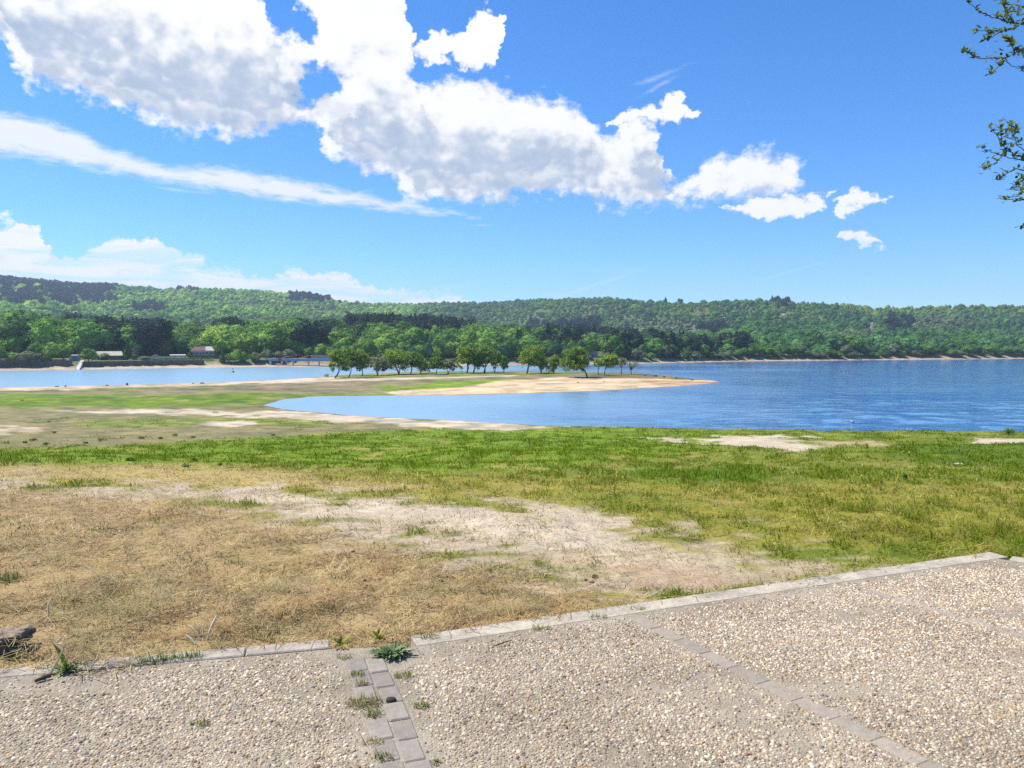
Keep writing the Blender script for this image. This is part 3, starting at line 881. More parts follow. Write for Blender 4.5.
# ------------------------------------------------------------------ the washed pebbles
def pebbles():
    sp = 0.0136
    xs = np.arange(-4.6, 8.0, sp); ys = np.arange(2.55, 6.3, sp)
    X, Y = np.meshgrid(xs, ys); x = X.ravel() + RNG.uniform(-.45, .45, X.size) * sp; y = Y.ravel() + RNG.uniform(-.45, .45, X.size) * sp
    px, py = pix(x, y, np.zeros_like(x))
    ok = (px > -330) & (px < 1420) & (py < 820) & (sdist(PAV_IN, x, y) > 0.012)
    x, y = x[ok], y[ok]
    inpath = np.minimum(line_dist(x, y, B1a, B1b) - 0.0, line_dist(x, y, B1a - n1_ * wb, B1b - n1_ * wb))
    ctr1 = np.minimum(line_dist(x, y, B1a + n1_ * wb / 2, B1b + n1_ * wb / 2), line_dist(x, y, B1a - n1_ * wb / 2, B1b - n1_ * wb / 2)) - wb / 2
    c2 = line_dist(x, y, B2a + np.array([d2[1], -d2[0]]) * .042, B2b + np.array([d2[1], -d2[0]]) * .042) - 0.045
    c3 = line_dist(x, y, B3a + np.array([d3[1], -d3[0]]) * .03, B3b + np.array([d3[1], -d3[0]]) * .03) - 0.033
    edge = sdist(PAV_IN, x, y)
    worn = fbm(x / 0.5, y / 0.35, 4, 71)
    keep = 0.98 - 0.72 * sstep(0.58, 0.74, worn)
    keep *= 0.12 + 0.88 * sstep(0.01, 0.12, ctr1) * sstep(-.06, 0.06, c2) * sstep(-.08, 0.04, c3)
    keep *= 0.25 + 0.75 * sstep(0.0, 0.20, edge + 0.15 * (worn - 0.5))
    corner = np.hypot(x - mid[0], y - mid[1] + 0.12)
    keep *= 0.1 + 0.9 * sstep(0.18, 0.42, corner)
    ok = (RNG.random(len(x)) < keep) & (ctr1 > 0.004) & (c2 > np.where(RNG.random(len(x)) < .22, -.08, 0.0)) & (c3 > np.where(RNG.random(len(x)) < .5, -.08, 0.0))
    x, y = x[ok], y[ok]; n = len(x)
    # half pebbles: rim, shoulder, top
    a = np.linspace(0, 2 * math.pi, 7, endpoint=False)
    proto = np.concatenate([np.stack([np.cos(a), np.sin(a), np.full(7, -0.25)], -1), np.stack([np.cos(a + .3) * .72, np.sin(a + .3) * .72, np.full(7, 0.62)], -1), [[0, 0, 0.9]]])
    f4 = np.array([[i, (i + 1) % 7, 7 + (i + 1) % 7, 7 + i] for i in range(7)]); f3 = np.array([[7 + i, 7 + (i + 1) % 7, 14] for i in range(7)])
    V = np.tile(proto, (n, 1, 1)) * (1 + RNG.uniform(-.22, .22, (n, 15, 1)))
    rr = RNG.lognormal(math.log(0.0060), 0.38, n).clip(0.0030, 0.0130)
    el_ = RNG.uniform(0.62, 1.0, n); hgt = RNG.uniform(0.35, 0.65, n) * rr
    V = V * np.stack([rr, rr * el_, hgt], -1)[:, None, :]
    th = RNG.uniform(0, 6.283, n); c, s = np.cos(th)[:, None], np.sin(th)[:, None]
    tx, ty = RNG.uniform(-.25, .25, (2, n, 1))
    vz = V[:, :, 2] + tx * V[:, :, 0] + ty * V[:, :, 1]
    vx = V[:, :, 0] * c - V[:, :, 1] * s + x[:, None]; vy = V[:, :, 0] * s + V[:, :, 1] * c + y[:, None]
    V = np.stack([vx, vy, vz + 0.0008], -1).reshape(-1, 3)
    pal = np.array([(0.60, 0.53, 0.42), (0.52, 0.44, 0.33), (0.43, 0.345, 0.235), (0.35, 0.27, 0.175), (0.29, 0.255, 0.22), (0.22, 0.195, 0.175), (0.22, 0.15, 0.095), (0.43, 0.27, 0.14), (0.50, 0.40, 0.27)])
    wts = np.array([.17, .19, .18, .14, .08, .05, .08, .03, .08])
    ci = RNG.choice(len(pal), n, p=wts / wts.sum())
    stain = fbm(x / 0.8, y / 0.6, 4, 73)[:, None]; st2 = fbm(x / 2.2 + 3, y / 1.8, 3, 75)[:, None]
    col = pal[ci] * RNG.uniform(0.8, 1.12, (n, 1)) * (0.55 + 0.55 * stain + 0.40 * st2) * np.array([1.0, 0.955, 0.875])
    off = (np.arange(n) * 15)[:, None, None]
    me = mesh_np("pebbles", V, [(f4[None] + off).reshape(-1, 4), (f3[None] + off).reshape(-1, 3)], toned("pebble_stone", 0.62, spec=0.35, noise_scale=300, noise_amt=0.2), True, np.repeat(col, 15, 0))
    o = tag(link("pebbles", me), kind='stuff')
    o["label"] = "small rounded pebbles showing in the washed concrete of the terrace"
    return n


print("pebbles", pebbles())
# ------------------------------------------------------------------ grass and hay, blade by blade
def ribbons(base, az, lean, length, width, bend, col, tip=0.25):
    """curved blades with two segments; lean 0 = upright, 1 = lying"""
    n = len(base)
    d = np.stack([np.cos(az), np.sin(az)], -1)
    side = np.stack([-d[:, 1], d[:, 0], np.zeros(n)], -1)
    pts = []
    ang = (math.pi / 2) * (1 - lean)
    p = base.copy(); pts.append(p)
    for k in range(2):
        a_ = ang - bend * (k + 0.3)
        step = np.stack([d[:, 0] * np.cos(a_), d[:, 1] * np.cos(a_), np.sin(a_)], -1) * (length / 2)[:, None]
        p = p + step; pts.append(p)
    w = width[:, None] / 2
    V = np.stack([pts[0] - side * w * .8, pts[0] + side * w * .8, pts[1] - side * w, pts[1] + side * w, pts[2] - side * w * tip, pts[2] + side * w * tip], 1).reshape(-1, 3)
    off = (np.arange(n) * 6)[:, None, None]
    F_ = (np.array([[0, 1, 3, 2], [2, 3, 5, 4]])[None] + off).reshape(-1, 4)
    return V, F_, np.repeat(col, 6, 0)


def scatter(n, y0, y1, cmax=1.05, over=-0.015):
    y = np.exp(RNG.uniform(math.log(y0), math.log(y1), n)); c = RNG.uniform(-cmax, cmax, n)
    x = y * c
    pd = sdist(PATIO, x, y)
    ok = pd < over * np.clip((fbm(x / .25, y / .25, 3, 95) - .45) * 5, 0, 1) ** 1.5 * RNG.random(len(x)) if over > 0 else pd < over
    x, y = x[ok], y[ok]
    ok = (y < 60) | (sdist(SHORE_NEAR, x, y) > 1.0)
    x, y = x[ok], y[ok]
    z = np.where(sdist(PATIO, x, y) > -0.02, 0.008, land_near(x, y))
    return x, y, z


m_grass = toned("grass_blade", 0.8, 0.30, 0.08)
m_straw = toned("straw_blade", 0.65, 0.12, 0.3)
DENS = 1.0

# hay: cut straw lying every way
x, y, z = scatter(int(440000 * DENS), 3.6, 26, over=0.22)
col, gr, st, cv, mm = zone_eval(x, y, z)
keep = RNG.random(len(x)) < np.maximum(st, .5 * (sdist(PATIO, x, y) > -.01)) * (0.16 + 0.95 * sstep(0.38, 0.58, 0.6 * fbm(x / 0.16, y / 0.16, 3, 81) + 0.4 * fbm(x / .7, y / .7, 3, 82)))
x, y, z, mm = x[keep], y[keep], z[keep], mm[keep]
n = len(x)
pal = np.array([(0.64, 0.49, 0.25), (0.56, 0.39, 0.16), (0.43, 0.28, 0.115), (0.70, 0.58, 0.36), (0.13, 0.08, 0.042), (0.36, 0.33, 0.12), (0.42, 0.26, 0.08)])
ci = RNG.choice(7, n, p=[.23, .23, .16, .09, .14, .10, .05])
patchc = fbm(x / 0.6, y / 0.6, 3, 83)[:, None]
p3 = fbm(x / 0.17 + 5, y / 0.17, 3, 87)[:, None]
colr = pal[ci] * RNG.uniform(0.78, 1.15, (n, 1)) * (0.42 + 0.95 * patchc)
br = sstep(0.52, 0.66, p3); colr = colr * (1 - br * .7) + np.array((0.17, 0.105, 0.048)) * br * .7
og = sstep(0.56, 0.66, fbm(x / .33 + 9, y / .33, 3, 88))[:, None]; colr = colr * (1 - .5 * og) + np.array((0.42, 0.245, 0.085)) * .5 * og
ol = sstep(0.54, 0.66, fbm(x / .45 + 4, y / .4, 3, 89))[:, None]; colr = colr * (1 - .55 * ol) + np.array((0.24, 0.215, 0.085)) * .55 * ol
gn = sstep(0.60, 0.74, patchc) * (RNG.random((n, 1)) < .5); colr = colr * (1 - gn * .6) + np.array((0.20, 0.215, 0.06)) * gn * .6
grk = sstep(0.40, 0.60, gr[keep])[:, None]; colr = colr * (1 - grk) + colr * np.array((0.95, 0.98, 0.5)) * grk
colr = colr * np.array((1.0, 0.975, 0.88))
ht = fbm(x / 0.20, y / 0.20, 3, 85)
lift = 0.003 + 0.12 * sstep(0.45, 0.78, ht) * RNG.uniform(0.15, 1, n)
V, F_, C_ = ribbons(np.stack([x, y, z + lift], -1), RNG.uniform(0, 6.283, n), RNG.normal(0.95, 0.16, n).clip(0.3, 1.08), RNG.gamma(4, 0.017, n).clip(0.025, 0.20) * (1 + y / 40),
                    (RNG.uniform(0.0022, 0.0042, n)) * np.maximum(1, y / 5.5), RNG.uniform(-0.25, 0.5, n), colr, 0.6)
o = tag(link("dry_grass", mesh_np("dry_grass", V, [F_], m_straw, True, C_)), kind='stuff')
o["label"] = "cut dry grass lying as hay beside the terrace"

# green blades
x, y, z = scatter(int(680000 * DENS), 3.75, 78)
col, gr, st, cv, mm = zone_eval(x, y, z)
tuft = fbm(x / (0.10 + 0.012 * y), y / (0.10 + 0.012 * y), 3, 91)
keep = RNG.random(len(x)) < (gr ** 1.5) * (0.25 + 1.1 * sstep(0.42, 0.6, tuft))
x, y, z, mm, col, gr, tuft = x[keep], y[keep], z[keep], mm[keep], col[keep], gr[keep], tuft[keep]
n = len(x)
hum = 1.6 * sstep(0.48, 0.66, mm); tf = sstep(0.45, 0.72, tuft)
hgt = (0.030 + 0.035 * gr + 0.05 * hum * gr + 0.05 * tf * gr + 0.0008 * y * gr) * 0.8 * RNG.uniform(0.55, 1.35, n)
wid = np.maximum(0.0034, 0.00088 * y) * RNG.uniform(0.7, 1.3, n)
pal = np.array([(0.145, 0.225, 0.005), (0.105, 0.175, 0.006), (0.19, 0.265, 0.008), (0.23, 0.25, 0.020), (0.060, 0.105, 0.007)])
ci = RNG.choice(5, n, p=[.32, .24, .22, .12, .10])
cc = pal[ci] * RNG.uniform(0.8, 1.2, (n, 1))
dryf = (RNG.random(n) > (0.25 + 0.8 * gr))[:, None]
cc = np.where(dryf, np.array((0.36, 0.275, 0.095)) * RNG.uniform(0.7, 1.2, (n, 1)), cc)
cc = 0.72 * cc + 0.28 * col
V, F_, C_ = ribbons(np.stack([x, y, z - 0.004], -1), RNG.uniform(0, 6.283, n), RNG.uniform(0.1, 0.8, n), hgt, wid, RNG.uniform(0.0, 0.7, n), cc, 0.2)
o = tag(link("grass", mesh_np("grass", V, [F_], m_grass, True, C_)), kind='stuff')
o["label"] = "low green grass and clover on the slope down to the water"
print("blades", n)
# ------------------------------------------------------------------ trees
def leaf_cloud(centers, radii, n, size, shell=0.5, flat=0.8, clumps=26, tone=None, seed=0):
    """many small leaf faces gathered in clumps through the volume of some lobes"""
    rg = np.random.default_rng(seed)
    centers = np.asarray(centers, float); radii = np.asarray(radii, float)
    vol = np.prod(radii, 1) ** (2 / 3.); pr = vol / vol.sum()
    nc = clumps * len(centers)
    li = rg.choice(len(centers), nc, p=pr)
    d = rg.normal(size=(nc, 3)); d[:, 2] += 0.25; d /= np.linalg.norm(d, axis=1, keepdims=True)
    rr = shell + (1 - shell) * rg.random(nc) ** 0.6
    cc = centers[li] + d * radii[li] * rr[:, None]
    cs = radii[li].mean(1) * rg.uniform(0.16, 0.34, nc)
    ct = rg.uniform(0.72, 1.25, nc)
    k = rg.integers(0, nc, n)
    p = cc[k] + rg.normal(size=(n, 3)) * cs[k][:, None] * np.array([1, 1, flat]) * 0.75
    nv = (p - centers[li[k]]) / radii[li[k]]
    nv /= np.linalg.norm(nv, axis=1, keepdims=True) + 1e-6
    nv = nv + rg.normal(size=(n, 3)) * 0.75 + np.array([0, 0, 0.25]); nv /= np.linalg.norm(nv, axis=1, keepdims=True)
    t = np.cross(nv, rg.normal(size=(n, 3))); t /= np.linalg.norm(t, axis=1, keepdims=True) + 1e-6
    b = np.cross(nv, t)
    s = size * rg.uniform(0.6, 1.35, n)[:, None]
    V = np.stack([p - t * s, p - b * s * 0.55, p + t * s, p + b * s * 0.55], 1).reshape(-1, 3)
    F_ = np.arange(n * 4).reshape(-1, 4)
    tn = np.repeat((ct[k] * rg.uniform(0.85, 1.15, n))[:, None], 4, 0)
    return V, F_, tn


def crown_material(name, col, yell, transl=0.42):
    g, surf = mat(name)
    t = g.attr("tone")
    c = g.mix(1.0, g.mix(g.ss(0.70, 1.20, g.n('ShaderNodeSeparateColor', {0: t})), col, yell), g.v('SCALE', t, scale=1.2), 'MULTIPLY')
    b = bsdf(g, c, 0.65, None, 0.25)
    tr = g.n('ShaderNodeBsdfTranslucent', {'Color': c})
    return surf(g.n('ShaderNodeMixShader', {0: transl, 1: b, 2: tr}))


m_bark = plain("tree_bark", (0.075, 0.055, 0.042), 0.95, 0.35, 4.0, 0.6)
M_CR = {
    'bright': crown_material("crown_bright", (0.15, 0.24, 0.014), (0.25, 0.34, 0.025)),
    'olive': crown_material("crown_olive", (0.10, 0.175, 0.018), (0.185, 0.28, 0.03)),
    'grey': crown_material("crown_greyish", (0.16, 0.18, 0.085), (0.26, 0.28, 0.13)),
    'dark': crown_material("crown_deep", (0.075, 0.14, 0.016), (0.14, 0.22, 0.026)),
}

# px of trunk foot, crown box (x0, x1, top, underside), kind, leaf count, stems, lean, label
SPIT_TREES = [
    ((335, 378.2), (328, 354, 350, 369), 'olive', 3400, 1, 'round crowned olive green tree at the left end of the row on the spit'),
    ((348.5, 378.0), (346, 366, 351, 370), 'dark', 2000, 1, 'dark low crowned tree just right of the leftmost tree on the spit'),
    ((362.5, 375.8), (354, 370, 349, 370), 'bright', 1700, 1, 'taller yellow green topped tree behind the two leftmost trees on the spit'),
    ((377.6, 375.6), (368, 388, 356, 370), 'grey', 1500, 3, 'greyish thin leaved low tree forking into spread limbs close to the ground'),
    ((399, 374.4), (384, 408, 347.5, 368), 'bright', 3000, 2, 'wide yellow green tree with one long limb reaching down to the left'),
    ((410.6, 374.2), (402, 421, 352, 369), 'olive', 2200, 1, 'dense dull green tree close against the right side of the wide yellow green tree'),
    ((420.4, 373.6), (416, 431, 358, 369), 'bright', 1200, 2, 'small light green tree between the dull dense tree and the little round one'),
    ((436, 374.6), (429, 443, 357, 369), 'olive', 1800, 1, 'little round topped tree standing alone on a single straight dark trunk'),
    ((448, 373.4), (441, 457, 359.5, 369), 'grey', 1200, 2, 'pale grey green thin tree right of the little round topped one'),
    ((467.2, 373.2), (456, 476, 347.5, 368), 'bright', 3000, 2, 'tall bright sided tree at the left of the big dark clump in mid row'),
    ((473.5, 372.8), (464, 484, 346.5, 367), 'dark', 2600, 1, 'tall dark tree in the middle of the big clump in mid row'),
    ((484, 372.8), (474, 493, 346, 368), 'olive', 2600, 2, 'tall rounded tree at the right side of the big dark clump in mid row'),
    ((494.6, 372.6), (490, 502, 351.5, 368), 'olive', 1500, 2, 'medium yellowish tree stepping down from the right of the big dark clump'),
    ((503.4, 372.2), (498, 509, 357, 368), 'olive', 1100, 1, 'smallest tree of the mid row, right below the yellowish medium one'),
    ((526.8, 373.6), (522, 547, 345.5, 370), 'bright', 3400, 2, 'big airy yellow green tree left of the gap before the leaning tree'),
    ((541, 373.2), (536, 548, 360, 371), 'grey', 900, 2, 'low thin grey tree under the right side of the big airy tree'),
    ((553.5, 373.2), (546, 561, 356, 371), 'bright', 1500, 1, 'small bright green bushy tree left against the leaning tree'),
    ((587.5, 377.4), (560, 589, 347.5, 371), 'olive', 4200, 1, 'large tree leaning left over the beach on a slanted dark trunk'),
    ((598.4, 374.6), (594.5, 603, 359, 366), 'bright', 700, 1, 'slim yellow tree with a thin straight stem right of the leaning tree'),
    ((604.8, 375.4), (600, 616.5, 355.5, 367.5), 'bright', 2000, 1, 'bright green round topped tree on a bent dark trunk near the end of the spit'),
    ((621.6, 374.4), (616.5, 627, 358, 366), 'grey', 650, 1, 'thin pale green tree with a slender stem near the end of the spit'),
    ((631.6, 374.2), (626.5, 639, 361, 367.5), 'grey', 130, 3, 'almost leafless small tree with bare spread branches, last on the spit'),
]


def px_world(px, py, depth):
    dx, dy, dz = ray(px, py)
    return np.array([dx * depth, depth, CAM_Z + dz * depth])


def spit_tree(i, foot, box, kind, n, stems, label):
    rg = np.random.default_rng(100 + i); rnd = random.Random(100 + i)
    b = ground_at(foot[0], foot[1], land_near, 300, 60)
    D = b.y; s = D / F
    root = empty("tree", b, label, "tree", "trees in a row along the spit")
    x0, x1, yt, yb = box
    cx = ((x0 + x1) / 2 - foot[0]) * s; w = (x1 - x0) / 2 * s * rnd.uniform(1.08, 1.24)
    zt = px_world(foot[0], yt - .6, D)[2] - b.z; zb = px_world(foot[0], yb + rnd.uniform(1.0, 3.2), D)[2] - b.z
    cz = (zt + zb) / 2; hh = (zt - zb) / 2
    # lobes
    nl = max(3, int(5 + n / 600)); lobes = []; rad = []
    for k in range(nl):
        a = k / nl * 6.283 + rnd.uniform(-.4, .4); r = rnd.uniform(0.35, 0.60)
        f = rnd.uniform(0.40, 0.58)
        lobes.append((cx + math.cos(a) * w * r, math.sin(a) * w * r * 0.9, cz + hh * rnd.uniform(-0.45, 0.5))); rad.append((w * f, w * f, hh * rnd.uniform(0.42, 0.6)))
    lobes.append((cx + w * rnd.uniform(-.2, .2), 0, cz + hh * 0.38)); rad.append((w * 0.55, w * 0.55, hh * 0.60))
    # trunk and limbs
    mb = MB(); base_r = max(0.10, 0.020 * (zt) * (0.8 + 0.4 * (n > 2000)))
    for st in range(stems):
        off = np.array([rnd.uniform(-.3, .3), rnd.uniform(-.3, .3), 0]) * (st > 0)
        top = np.array([cx * 0.9 + (w * rnd.uniform(-.5, .5) if stems > 1 else w * rnd.uniform(-.12, .12)), rnd.uniform(-.3, .3) * w, cz - 0.1 * hh])
        m1 = off + (top - off) * 0.35 + np.array([rnd.uniform(-.14, .14) * w, rnd.uniform(-.1, .1), 0.05 * hh])
        m2 = off + (top - off) * 0.7 + np.array([rnd.uniform(-.14, .14) * w, rnd.uniform(-.1, .1), 0.02])
        r0 = base_r * (1 if st == 0 else 0.7)
        pts = [off + np.array([0, 0, -0.25]), off + (m1 - off) * 0.12, off + (m1 - off) * 0.55 + np.array([rnd.uniform(-.05, .05), 0, 0]), m1, m2, top]
        mb.tube(pts, [r0 * 1.5, r0 * 1.1, r0, r0 * .9, r0 * .65, r0 * .4], 8)
        for k in range(3 if n > 300 else 6):
            j = rnd.randrange(len(lobes)); t = rnd.uniform(0.25, 0.9)
            a_ = m1 + (m2 - m1) * t; e = np.array(lobes[j]) + np.array([0, 0, 0.1 * hh])
            if n < 300:
                e = np.array([cx + rnd.uniform(-1, 1) * w, rnd.uniform(-.5, .5) * w, cz + rnd.uniform(-.6, 1) * hh])
            mdl = (a_ + e) / 2 + np.array([0, 0, -0.08 * hh])
            mb.tube([a_, mdl, e], [r0 * .55, r0 * .4, r0 * .15], 6)
            if n < 300:
                for _ in range(3):
                    e2 = e + np.array([rnd.uniform(-1, 1), rnd.uniform(-.6, .6), rnd.uniform(0, .9)]) * w * 0.35
                    mb.tube([mdl * .4 + e * .6, e2], [r0 * .25, r0 * .08], 4)
    if i == 4:                       # the long low limb to the left
        mb.tube([np.array([0, 0, .9]), np.array([-9 * s, .2, 1.5]), np.array([-16 * s, .3, 2.2])], [base_r * .6, base_r * .45, base_r * .2], 6)
    link("trunk", mb.mesh("trunk", m_bark, True), root)
    V, F_, tn = leaf_cloud(lobes, rad, int(n * 2.1), 0.19 if n > 800 else 0.13, 0.55, 0.8, 20, seed=200 + i)
    cr = link("crown", mesh_np("crown", V, [F_], M_CR[kind], False, tn), root)
    return root


for i, (f_, b_, k_, n_, s_, l_) in enumerate(SPIT_TREES):
    spit_tree(i, f_, b_, k_, n_, s_, l_)

# ------------------------------------------------------------------ wooded hills: tree kinds, first as meshes
def far_leaf_mat(name):
    g, surf = mat(name)
    t = g.attr("tone"); c = g.attr("tint", 'INSTANCER')
    k_ = g.rng(g.noise(g.obj(), 11, 3, 0.6), 0.3, 0.7, 0.62, 1.38)
    t = g.mix(1.0, t, g.n('ShaderNodeCombineColor', {0: k_, 1: k_, 2: k_}), 'MULTIPLY')
    c = g.mix(1.0, c, t, 'MULTIPLY')
    b = bsdf(g, c, 0.8, None, 0.12)
    tr = g.n('ShaderNodeBsdfTranslucent', {'Color': c})
    return surf(g.n('ShaderNodeMixShader', {0: 0.30, 1: b, 2: tr}))


m_far = far_leaf_mat("far_foliage")
m_farbark = plain("far_bark", (0.07, 0.055, 0.045), 0.95, 0.2)


def ico(sub):
    import bmesh
    bm = bmesh.new(); bmesh.ops.create_icosphere(bm, subdivisions=sub, radius=1)
    v = np.array([p.co[:] for p in bm.verts]); f = np.array([[q.index for q in p.verts] for p in bm.faces]); bm.free()
    return v, f


ICO_V, ICO_F = ico(3)


def far_tree(seed, kind):
    """unit height tree, base at 0: broad (domed, lobed), tall (upright) or pine (dark, layered)"""
    rg = np.random.default_rng(seed); rnd = random.Random(seed)
    V = []; Fq = []; Ft = []; T = []; n = 0
    if kind == 'broad':
        lobes = [((0, 0, .56), (.40, .40, .36))] + [((math.cos(a) * .27, math.sin(a) * .27, rnd.uniform(.36, .68)), (rnd.uniform(.18, .28),) * 2 + (rnd.uniform(.16, .25),)) for a in [k * 1.05 + rnd.uniform(-.4, .4) for k in range(6)]] + [((rnd.uniform(-.12, .12), rnd.uniform(-.12, .12), .80), (.24, .24, .20))]
    elif kind == 'tall':
        lobes = [((0, 0, .52), (.25, .25, .42)), ((.08, .05, .34), (.24, .24, .24)), ((-.09, -.05, .42), (.22, .22, .25)), ((0, .06, .78), (.16, .16, .2))]
    elif kind == 'pine':
        lobes = [((0, 0, .60), (.24, .24, .34)), ((.15, .03, .50), (.2, .2, .2)), ((-.14, .07, .62), (.2, .2, .2)), ((.02, -.12, .78), (.16, .16, .2))]
    else:   # conifer, pointed
        lobes = [((0, 0, z_), ((1.02 - z_) * .34,) * 2 + (.12,)) for z_ in (.16, .30, .44, .58, .70, .81, .90)]
    for c, r in lobes:
        dn = 1 + 0.34 * (fbm(ICO_V[:, 0] * 2.2 + seed + c[0] * 9, ICO_V[:, 1] * 2.2 + ICO_V[:, 2] * 2.6 + c[1] * 9, 3, seed) - .5) * 2
        v = ICO_V * np.array(r) * 0.80 * dn[:, None] + np.array(c)
        V.append(v); Ft.append(ICO_F + n); n += len(v)
        T.append(0.78 + 0.5 * fbm(v[:, 0] * 9 + seed, v[:, 1] * 9 + v[:, 2] * 9, 2, seed + 3))
    lv, lf, lt = leaf_cloud([c for c, r in lobes], [r for c, r in lobes], 1000 if kind != 'conifer' else 700, .040, 0.80, .8, 18, seed=seed)
    V.append(lv); Fq.append(lf + n); n += len(lv); T.append(lt[:, 0])
    nleaf = sum(len(f) for f in Ft) + sum(len(f) for f in Fq)
    tb = MB(); tb.tube([(0, 0, -.06), (0, 0, .2), (.01, 0, .5)], [.028, .022, .014], 5, cap=False)
    tv = np.concatenate(tb.v); tf = np.concatenate(tb.f[(4, 0)])
    V.append(tv); Fq2 = tf + n; T.append(np.ones(len(tv)))
    V = np.concatenate(V); T = np.concatenate(T)
    midx = [0] * (sum(len(f) for f in Ft)) + [0] * (sum(len(f) for f in Fq)) + [1] * len(tf)
    return mesh_np("tree_" + kind, V, [np.concatenate(Ft), np.concatenate(Fq), Fq2], [m_far, m_farbark], True, np.tile(T[:, None], (1, 3)), midx)


KINDS = ['broad'] * 5 + ['tall'] * 2 + ['pine'] * 3 + ['conifer'] * 2
FAR = [far_tree(300 + i, k) for i, k in enumerate(KINDS)]

# tints
T_DEEP, T_MID, T_LIGHT, T_YEL, T_PINE, T_BLACK, T_TEAL, T_GREY = (np.array(c) for c in ((0.058, 0.130, 0.024), (0.115, 0.225, 0.030), (0.215, 0.345, 0.042), (0.320, 0.400, 0.060), (0.035, 0.075, 0.040), (0.028, 0.040, 0.030), (0.060, 0.150, 0.062), (0.175, 0.205, 0.10)))


def tree_tint(px, py, rg):
    """what colours the woods have where this tree stands (its place on the hillside, given as the photograph shows it)"""
    n = len(px)
    r = rg.random(n); patch = fbm(px / 26., py / 9., 3, 101); p2 = fbm(px / 9., py / 4., 2, 103)
    r = np.clip(0.75 * r + 1.1 * (patch - 0.5) + 0.8 * (p2 - .5) + 0.12, 0, 1)
    lo = np.tile(T_DEEP, (n, 1)); md = np.tile(T_MID, (n, 1)); hi = np.tile(T_LIGHT, (n, 1))
    def zone(w, a, b, c):
        nonlocal lo, md, hi
        w = w[:, None]
        lo = lo * (1 - w) + a * w; md = md * (1 - w) + b * w; hi = hi * (1 - w) + c * w
    left = sstep(470, 380, px)
    upper = sstep(322, 312, py)
    zone(left * upper, T_MID, T_LIGHT, T_YEL)
    zone(sstep(380, 480, px) * sstep(620, 500, px) * upper, T_TEAL, T_MID, T_LIGHT * .9)
    right = sstep(560, 640, px)
    zone(right, T_DEEP, T_DEEP * .5 + T_TEAL * .7, T_MID)
    zone(right * sstep(318, 308, py), T_TEAL, T_MID, T_LIGHT * .85)
    zone(sstep(800, 880, px) * sstep(318, 308, py), T_MID * .8, T_LIGHT * .8, T_YEL * .8)
    zone(sstep(40, 0, np.abs(px - 225)) * sstep(20, 8, np.abs(py - 340)), T_MID, T_LIGHT, T_YEL)
    col = np.where((r < .5)[:, None], lo + (md - lo) * (r / .5)[:, None], md + (hi - md) * ((r - .5) / .5)[:, None])
    pine = np.zeros(n)
    def pz(x0, x1, y0, y1, s=1.0):
        nonlocal pine
        e = fbm(px / 11., py / 4., 3, 107) - .5
        w = sstep(0, 6, px - x0 + e * 14) * sstep(0, 6, x1 - px + e * 14) * sstep(0, 2, py - y0 + e * 6) * sstep(0, 2, y1 - py + e * 6)
        pine = np.maximum(pine, w * s)
    pz(-200, 118, 278, 302); pz(-60, 60, 300, 306, .6); pz(288, 342, 292, 302, .9); pz(150, 178, 282, 290)
    pz(128, 166, 303, 312, .9); pz(60, 92, 318, 334); pz(95, 165, 328, 356); pz(215, 250, 324, 336, .9)
    pz(350, 480, 321, 336, .85); pz(520, 600, 322, 336, .8); pz(300, 332, 336, 354, .7); pz(170, 200, 284, 293, .7)
    pz(696, 730, 325, 333, .9); pz(770, 790, 300, 307, .6); pz(885, 915, 318, 334, .6); pz(545, 640, 330, 350, .35); pz(640, 760, 345, 352, .4); pz(660, 690, 297, 304, .5); pz(612, 630, 295, 299, .7)
    gz = sstep(45, 20, np.hypot((px - 660) / 1.6, (py - 328) * 4)) * .6 + sstep(40, 15, np.hypot((px - 940) / 1.4, (py - 322) * 4)) * .8 + sstep(30, 10, np.hypot((px - 848) / 1.2, (py - 338) * 4)) * .6
    gz = np.clip(gz, 0, .8)[:, None]
    col = col * (1 - gz) + T_GREY * gz
    return col * rg.uniform(0.85, 1.60, (n, 1)) * (1 + 0.35 * left * upper)[:, None], pine


